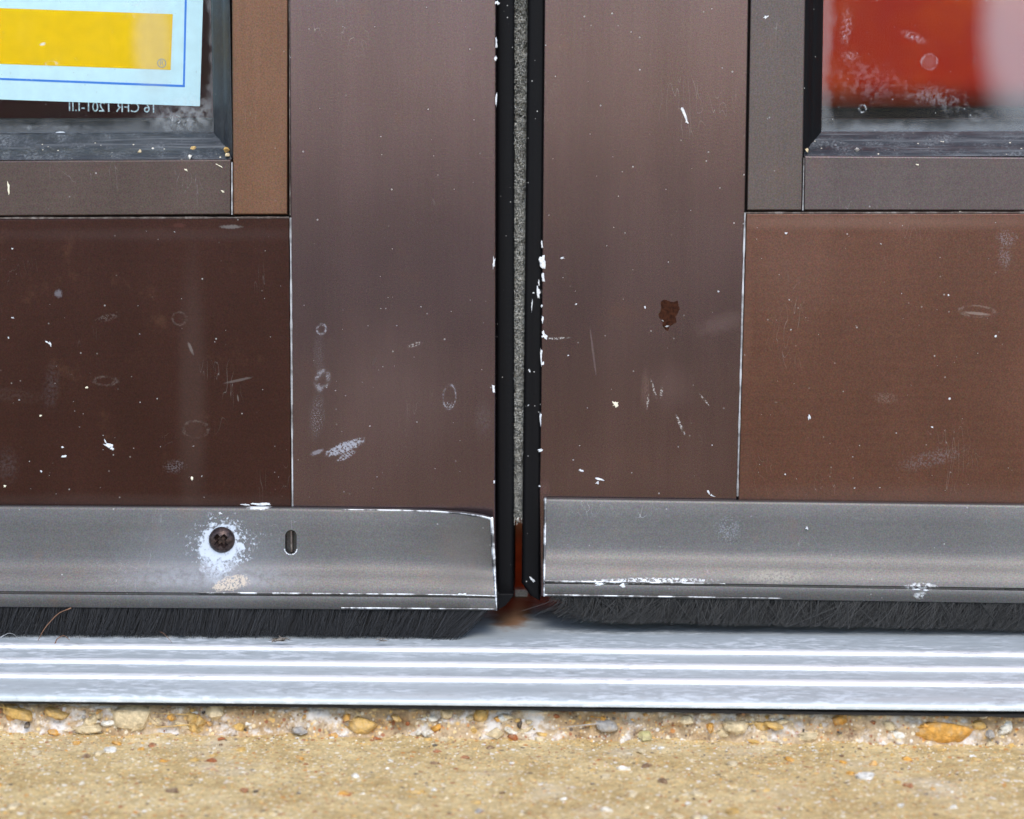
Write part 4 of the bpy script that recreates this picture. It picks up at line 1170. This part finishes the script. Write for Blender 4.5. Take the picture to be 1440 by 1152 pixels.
chips(swl, L, YL, [(273, 848, 3, 7, 0), (310, 722, 5, 4, 0), (600, 845, 8, 4, 0), (652, 836, 14, 4, 0)], M['chip'], dy=-0.0158)
chips(swr, Rr, YR, [(1135, 743, 6, 4, 0), (1099, 777, 5, 9, 0.05)], M['chip'], dy=-0.0072)
chips(swr, Rr, YR, [(876, 825, 9, 10, 0), (842, 822, 14, 6, 0), (778, 835, 10, 5, 0), (1288, 829, 12, 3, 0), (1303, 830, 9, 3, 0)], M['chip'], dy=-0.0158)
def patch(parent, P, y, pts, mat, name):
    poly = [P(*q) for q in pts]
    fine = []
    for (a, b) in zip(poly, poly[1:] + poly[:1]):
        for k in range(4):
            t = k / 4
            fine.append((lerp(a[0], b[0], t) + RND.gauss(0, 0.8 * PX), lerp(a[1], b[1], t) + RND.gauss(0, 0.8 * PX)))
    bm = prism_bm(fine, y - 0.00015, y + 0.0002, 0)
    return bm_obj(name, bm, mat, parent)
M['glue'] = simple('brown_adhesive', (0.034, 0.011, 0.005), 0.8, nscale=700, spec=0.1, var=0.5, bump=0.6)
patch(dr, Rr, YR, [(929, 424), (936, 421), (944, 425), (953, 422), (955, 436), (951, 445), (952, 453), (943, 458), (939, 467), (932, 459), (930, 450), (926, 446), (929, 434)], M['glue'], 'adhesive_patch')
chips(dr, Rr, YR, [(938, 459, 9, 3, 0.1), (932, 451, 5, 2, -0.5)], M['speck'])
def dust(parent, P, y, boxes, n, name='dust_speck'):
    bm = bmesh.new()
    for i in range(n):
        x0, y0, x1, y1 = RND.choice(boxes)
        px, py = RND.uniform(x0, x1), RND.uniform(y0, y1)
        s = RND.choice([0.7, 0.8, 1, 1, 1.3, 1.8]) * PX
        fleck_bm(bm, P(px, py), y, s * RND.uniform(0.8, 1.8), s, RND.uniform(0, 3.1), 5, 0.00008)
    tag(bm_obj(name, bm, M['speck'], parent), kind='stuff')
dust(dl, L, YL, [(0, 315, 400, 700), (0, 430, 400, 700), (418, 0, 690, 700), (418, 400, 690, 700)], 95)
dust(dr, Rr, YR, [(775, 0, 1035, 690), (1060, 310, 1440, 695), (1060, 310, 1440, 695)], 85)

# ------------------------------------------------------------------ sticker behind the left glass and the etched mark
yS = YL + GY + 0.0063
def S(px, py): return xz(px, py, yS)
tl = thing('paper_sticker', 'pale sticker with yellow panel and thin blue border on the left door glass', 'sticker', (S(281, 149)[0], yS, S(281, 149)[1]))
def quad(name, pts, y0, th_, mat, parent): return prism(name, pts, y0, y0 + th_, mat, parent, 0)
SLX = S(285, 0)[0] - 0.24
SZT = S(285, 0)[1] + 0.13
def ext(px0, py0, px1, py1, x):          # extend a pixel line to world x
    a, b = S(px0, py0), S(px1, py1)
    return (x, a[1] + (b[1] - a[1]) * (x - a[0]) / (b[0] - a[0]))
def extz(px0, py0, px1, py1, z):
    a, b = S(px0, py0), S(px1, py1)
    return (a[0] + (b[0] - a[0]) * (z - a[1]) / (b[1] - a[1]), z)
quad('sheet', [ext(0, 140, 281, 149.5, SLX), S(281, 149.5), extz(285.5, 0, 281, 149.5, SZT), (SLX, SZT)], yS, 0.0002, M['paper'], tl)
quad('yellow_panel', [ext(0, 90, 240, 98.5, SLX + 0.02), S(240, 98.5), S(243, 20), ext(0, 11.5, 243, 20, SLX + 0.02)], yS - 0.00008, 0.00006, M['yellow'], tl)
quad('blue_border', [ext(0, 112.6, 259, 122.8, SLX + 0.014), S(260, 122.8), S(260, 119.6), ext(0, 109.6, 259, 119.6, SLX + 0.014)], yS - 0.00008, 0.00006, M['blue'], tl)
quad('blue_border', [S(257.2, 119.5), S(260, 119.5), extz(262.8, 0, 260, 120, SZT - 0.008), extz(259.8, 0, 257.2, 120, SZT - 0.008)], yS - 0.00008, 0.00006, M['blue'], tl)
def text_mesh(name, body, size, loc_xz, y, mat, parent, mirror=False, rot=0.0):
    cu = bpy.data.curves.new('text', 'FONT')
    cu.body, cu.size = body, size
    cu.align_x, cu.align_y = 'CENTER', 'CENTER'
    t = bpy.data.objects.new('text', cu)
    COL.objects.link(t)
    bpy.context.view_layer.update()
    me = bpy.data.meshes.new_from_object(t.evaluated_get(bpy.context.evaluated_depsgraph_get()))
    bpy.data.objects.remove(t, do_unlink=True)
    for v in me.vertices:
        u, w_ = v.co.x * (-1 if mirror else 1), v.co.y
        v.co = (loc_xz[0] + u * math.cos(rot) - w_ * math.sin(rot), y, loc_xz[1] + u * math.sin(rot) + w_ * math.cos(rot))
    me.update()
    return mesh_obj(name, me, mat, parent)
cx, cz = S(227.5, 89)
bm = bmesh.new()
for k in range(24):
    a0, a1 = 2 * math.pi * k / 24, 2 * math.pi * (k + 1) / 24
    r0, r1 = 5.2 * PX, 6.6 * PX
    bm.faces.new([bm.verts.new((cx + r * math.cos(a), yS - 0.00012, cz + r * math.sin(a))) for r, a in ((r0, a0), (r1, a0), (r1, a1), (r0, a1))])
rm = bm_obj('registered_mark', bm, M['grey_print'], tl)
text_mesh('letter', 'R', 10.5 * PX, (cx, cz), yS - 0.00012, M['grey_print'], rm)
yE = YL + GY + 0.0061 + 0.0006
text_mesh('etched_mark', '16 CFR 1201-I.II', 19.5 * PX, xz(158, 151.5, yE), yE, M['etch'], pane_l, True, -0.02)

# ------------------------------------------------------------------ inside
FZ = zb - 0.004
def st_box(name, x0, x1, y0, y1, z0, z1, mat):
    return tag(box(name, x0, x1, y0, y1, z0, z1, mat, None, 0), kind='structure')
st_box('interior_floor', -2.4, 2.4, 0.1105, 3.2, FZ - 0.1, FZ, M['infloor'])
st_box('interior_wall', -2.4, 2.4, 3.0, 3.15, FZ, 2.6, M['maroon'])
st_box('interior_wall', -2.4, -2.25, 0.16, 2.999, FZ, 2.6, M['maroon'])
st_box('interior_wall', 2.25, 2.4, 0.16, 2.999, FZ, 2.6, M['maroon'])
st_box('ceiling', -2.4, 2.4, 0.0, 3.15, 2.605, 2.7, M['ceil'])
st_box('front_wall', -2.6, XL0 - 0.004, 0.0, 0.155, 0.001, 2.6, M['render'])
st_box('front_wall', XR1 + 0.004, 2.6, 0.0, 0.155, 0.001, 2.6, M['render'])
st_box('front_wall', XL0 - 0.0035, XR1 + 0.0035, 0.0, 0.155, DOOR_TOP + 0.004, 2.6, M['render'])
# red board standing close behind the right leaf
YB = 0.32
rb = thing('red_board', 'red board standing indoors close behind the right door glass', 'board', (0.3, YB, FZ))
zr_ = xz(1300, 150, YB)[1]
rad = 0.016
bp = [(YB, 1.75), (YB, zr_ + rad)] + [(YB + rad - rad * math.cos(a_), zr_ + rad - rad * math.sin(a_)) for a_ in [math.pi / 2 * k / 10 for k in range(1, 11)]] + [(YB + 0.03, zr_), (YB + 0.03, 1.75)]
auto_smooth(extrude_x('panel', bp, [0.02, 0.34, 0.66, 0.98], M['red'], rb), 40)
box('plinth', 0.02, 0.98, YB + 0.012, YB + 0.03, FZ, zr_ - 0.0005, M['plinth'], rb, 0.002)

# ------------------------------------------------------------------ small debris
def crumb(label, loc, size, colour, shape=None, grp=None):
    o = stone(None, loc, size, colour, shape, None, 'grit_crumb')
    tag(o, label, 'crumb', grp)
    return o
def cr(px, py, dy, s, c, label, base=YL):
    p = on_y(px, py, base + dy)
    return crumb(label, (p.x, p.y, p.z), (s * PX, s * PX * 0.8, s * PX * 0.9), c)
cr(272, 209, 0.010, 5.5, 'ochre', 'brown grit crumb on the left door glazing gasket')
cr(318, 211, 0.006, 5, 'ochre', 'larger ochre crumb in the corner of the left door glazing')
cr(320, 218, 0.004, 4.5, 'cream', 'cream crumb below the ochre one in the left glazing corner')
cr(196, 214, 0.008, 4.5, 'cream', 'flat cream crumb on the left door lower gasket')
cr(267, 222, 0.003, 5, 'white', 'white crumb on the gasket edge under the brown one')
cr(215, 210, 0.010, 3, 'white', 'tiny white crumb on the left door lower gasket')
cr(1135, 212, 0.004, 4, 'cream', 'cream crumb in the corner of the right door glazing', YR)
cr(1205, 211, 0.006, 4, 'grey', 'grey crumb on the right door lower gasket', YR)
def fibre_obj(label, pts, r, mat, name='dry_fibre', cat='fibre', seg=8):
    ps = []
    for i in range(len(pts) - 1):
        for k in range(seg):
            ps.append(pts[i].lerp(pts[i + 1], k / seg))
    ps.append(pts[-1])
    # smooth
    for _ in range(6):
        ps = [ps[0]] + [(ps[i - 1] + ps[i] * 2 + ps[i + 1]) / 4 for i in range(1, len(ps) - 1)] + [ps[-1]]
    o = fibres(name, [ps], r, mat, None)
    tag(o, label, cat)
    return o
fibre_obj('thin reddish dry fibre hanging in front of the left brush', [on_y(100, 855, -0.0165), on_y(82, 862, -0.0178), on_y(62, 884, -0.0190), on_y(50, 908, -0.0205)], 0.00028, M['hair'])
def on_t(px, py, up=0.0006):
    p = hit_t(px, py); p.z += up; return p
fibre_obj('short curled dry fibre on the threshold below the left brush', [on_t(76, 911), on_t(80, 905, 0.002), on_t(90, 901, 0.0025), on_t(98, 902)], 0.0003, M['hair'])
fibre_obj('thin dark dry stalk bent over the topmost threshold rib', [on_t(222, 894, 0.002), on_t(230, 900, 0.003), on_t(236, 903, 0.002), on_t(242, 906)], 0.00022, M['hair'])
fibre_obj('pale bent hair at the outer end of the left brush', [on_y(0, 897, -0.021), on_y(12, 890, -0.0215), on_y(20, 892, -0.0215), on_y(27, 899, -0.0215)], 0.0002, M['speck'])
def tuft(label, px, py, n, spread):
    c = on_t(px, py, 0.0026)
    bm = bmesh.new()
    for i in range(n):
        a, l_ = RND.uniform(0, 6.28), RND.uniform(0.4, 1.0) * spread
        o = c + Vector((RND.gauss(0, spread * .5), RND.gauss(0, spread * .25), RND.uniform(-.0004, .0008)))
        d = Vector((math.cos(a), math.sin(a) * .5, RND.uniform(-.2, .3))) * l_
        s = Vector((-math.sin(a), math.cos(a) * .5, 0.4)) * l_ * 0.25
        bm.faces.new([bm.verts.new(q) for q in (o - d, o - s, o + d, o + s)])
    ob = bm_obj('debris_tuft', bm, M['dryleaf'], None, recalc=False)
    tag(ob, label, 'debris')
tuft('grey crumpled debris tuft on the topmost threshold rib, the larger one', 394, 909, 34, 0.0034)
tuft('small grey debris flake on the topmost threshold rib', 536, 910, 16, 0.0024)
# pale plaster splash where sweep meets the left stile joint is among the paint chips

p = hit_t(733, 840)
sh = box('white_block', p.x - 0.0030, p.x + 0.0030, p.y, p.y + 0.006, zb + 0.0002, zb + 0.0036, M['chip'], None, 0.0005)  # small white block on the threshold between the leaves
tag(sh, 'small white block on the threshold in the gap between the doors', 'block')
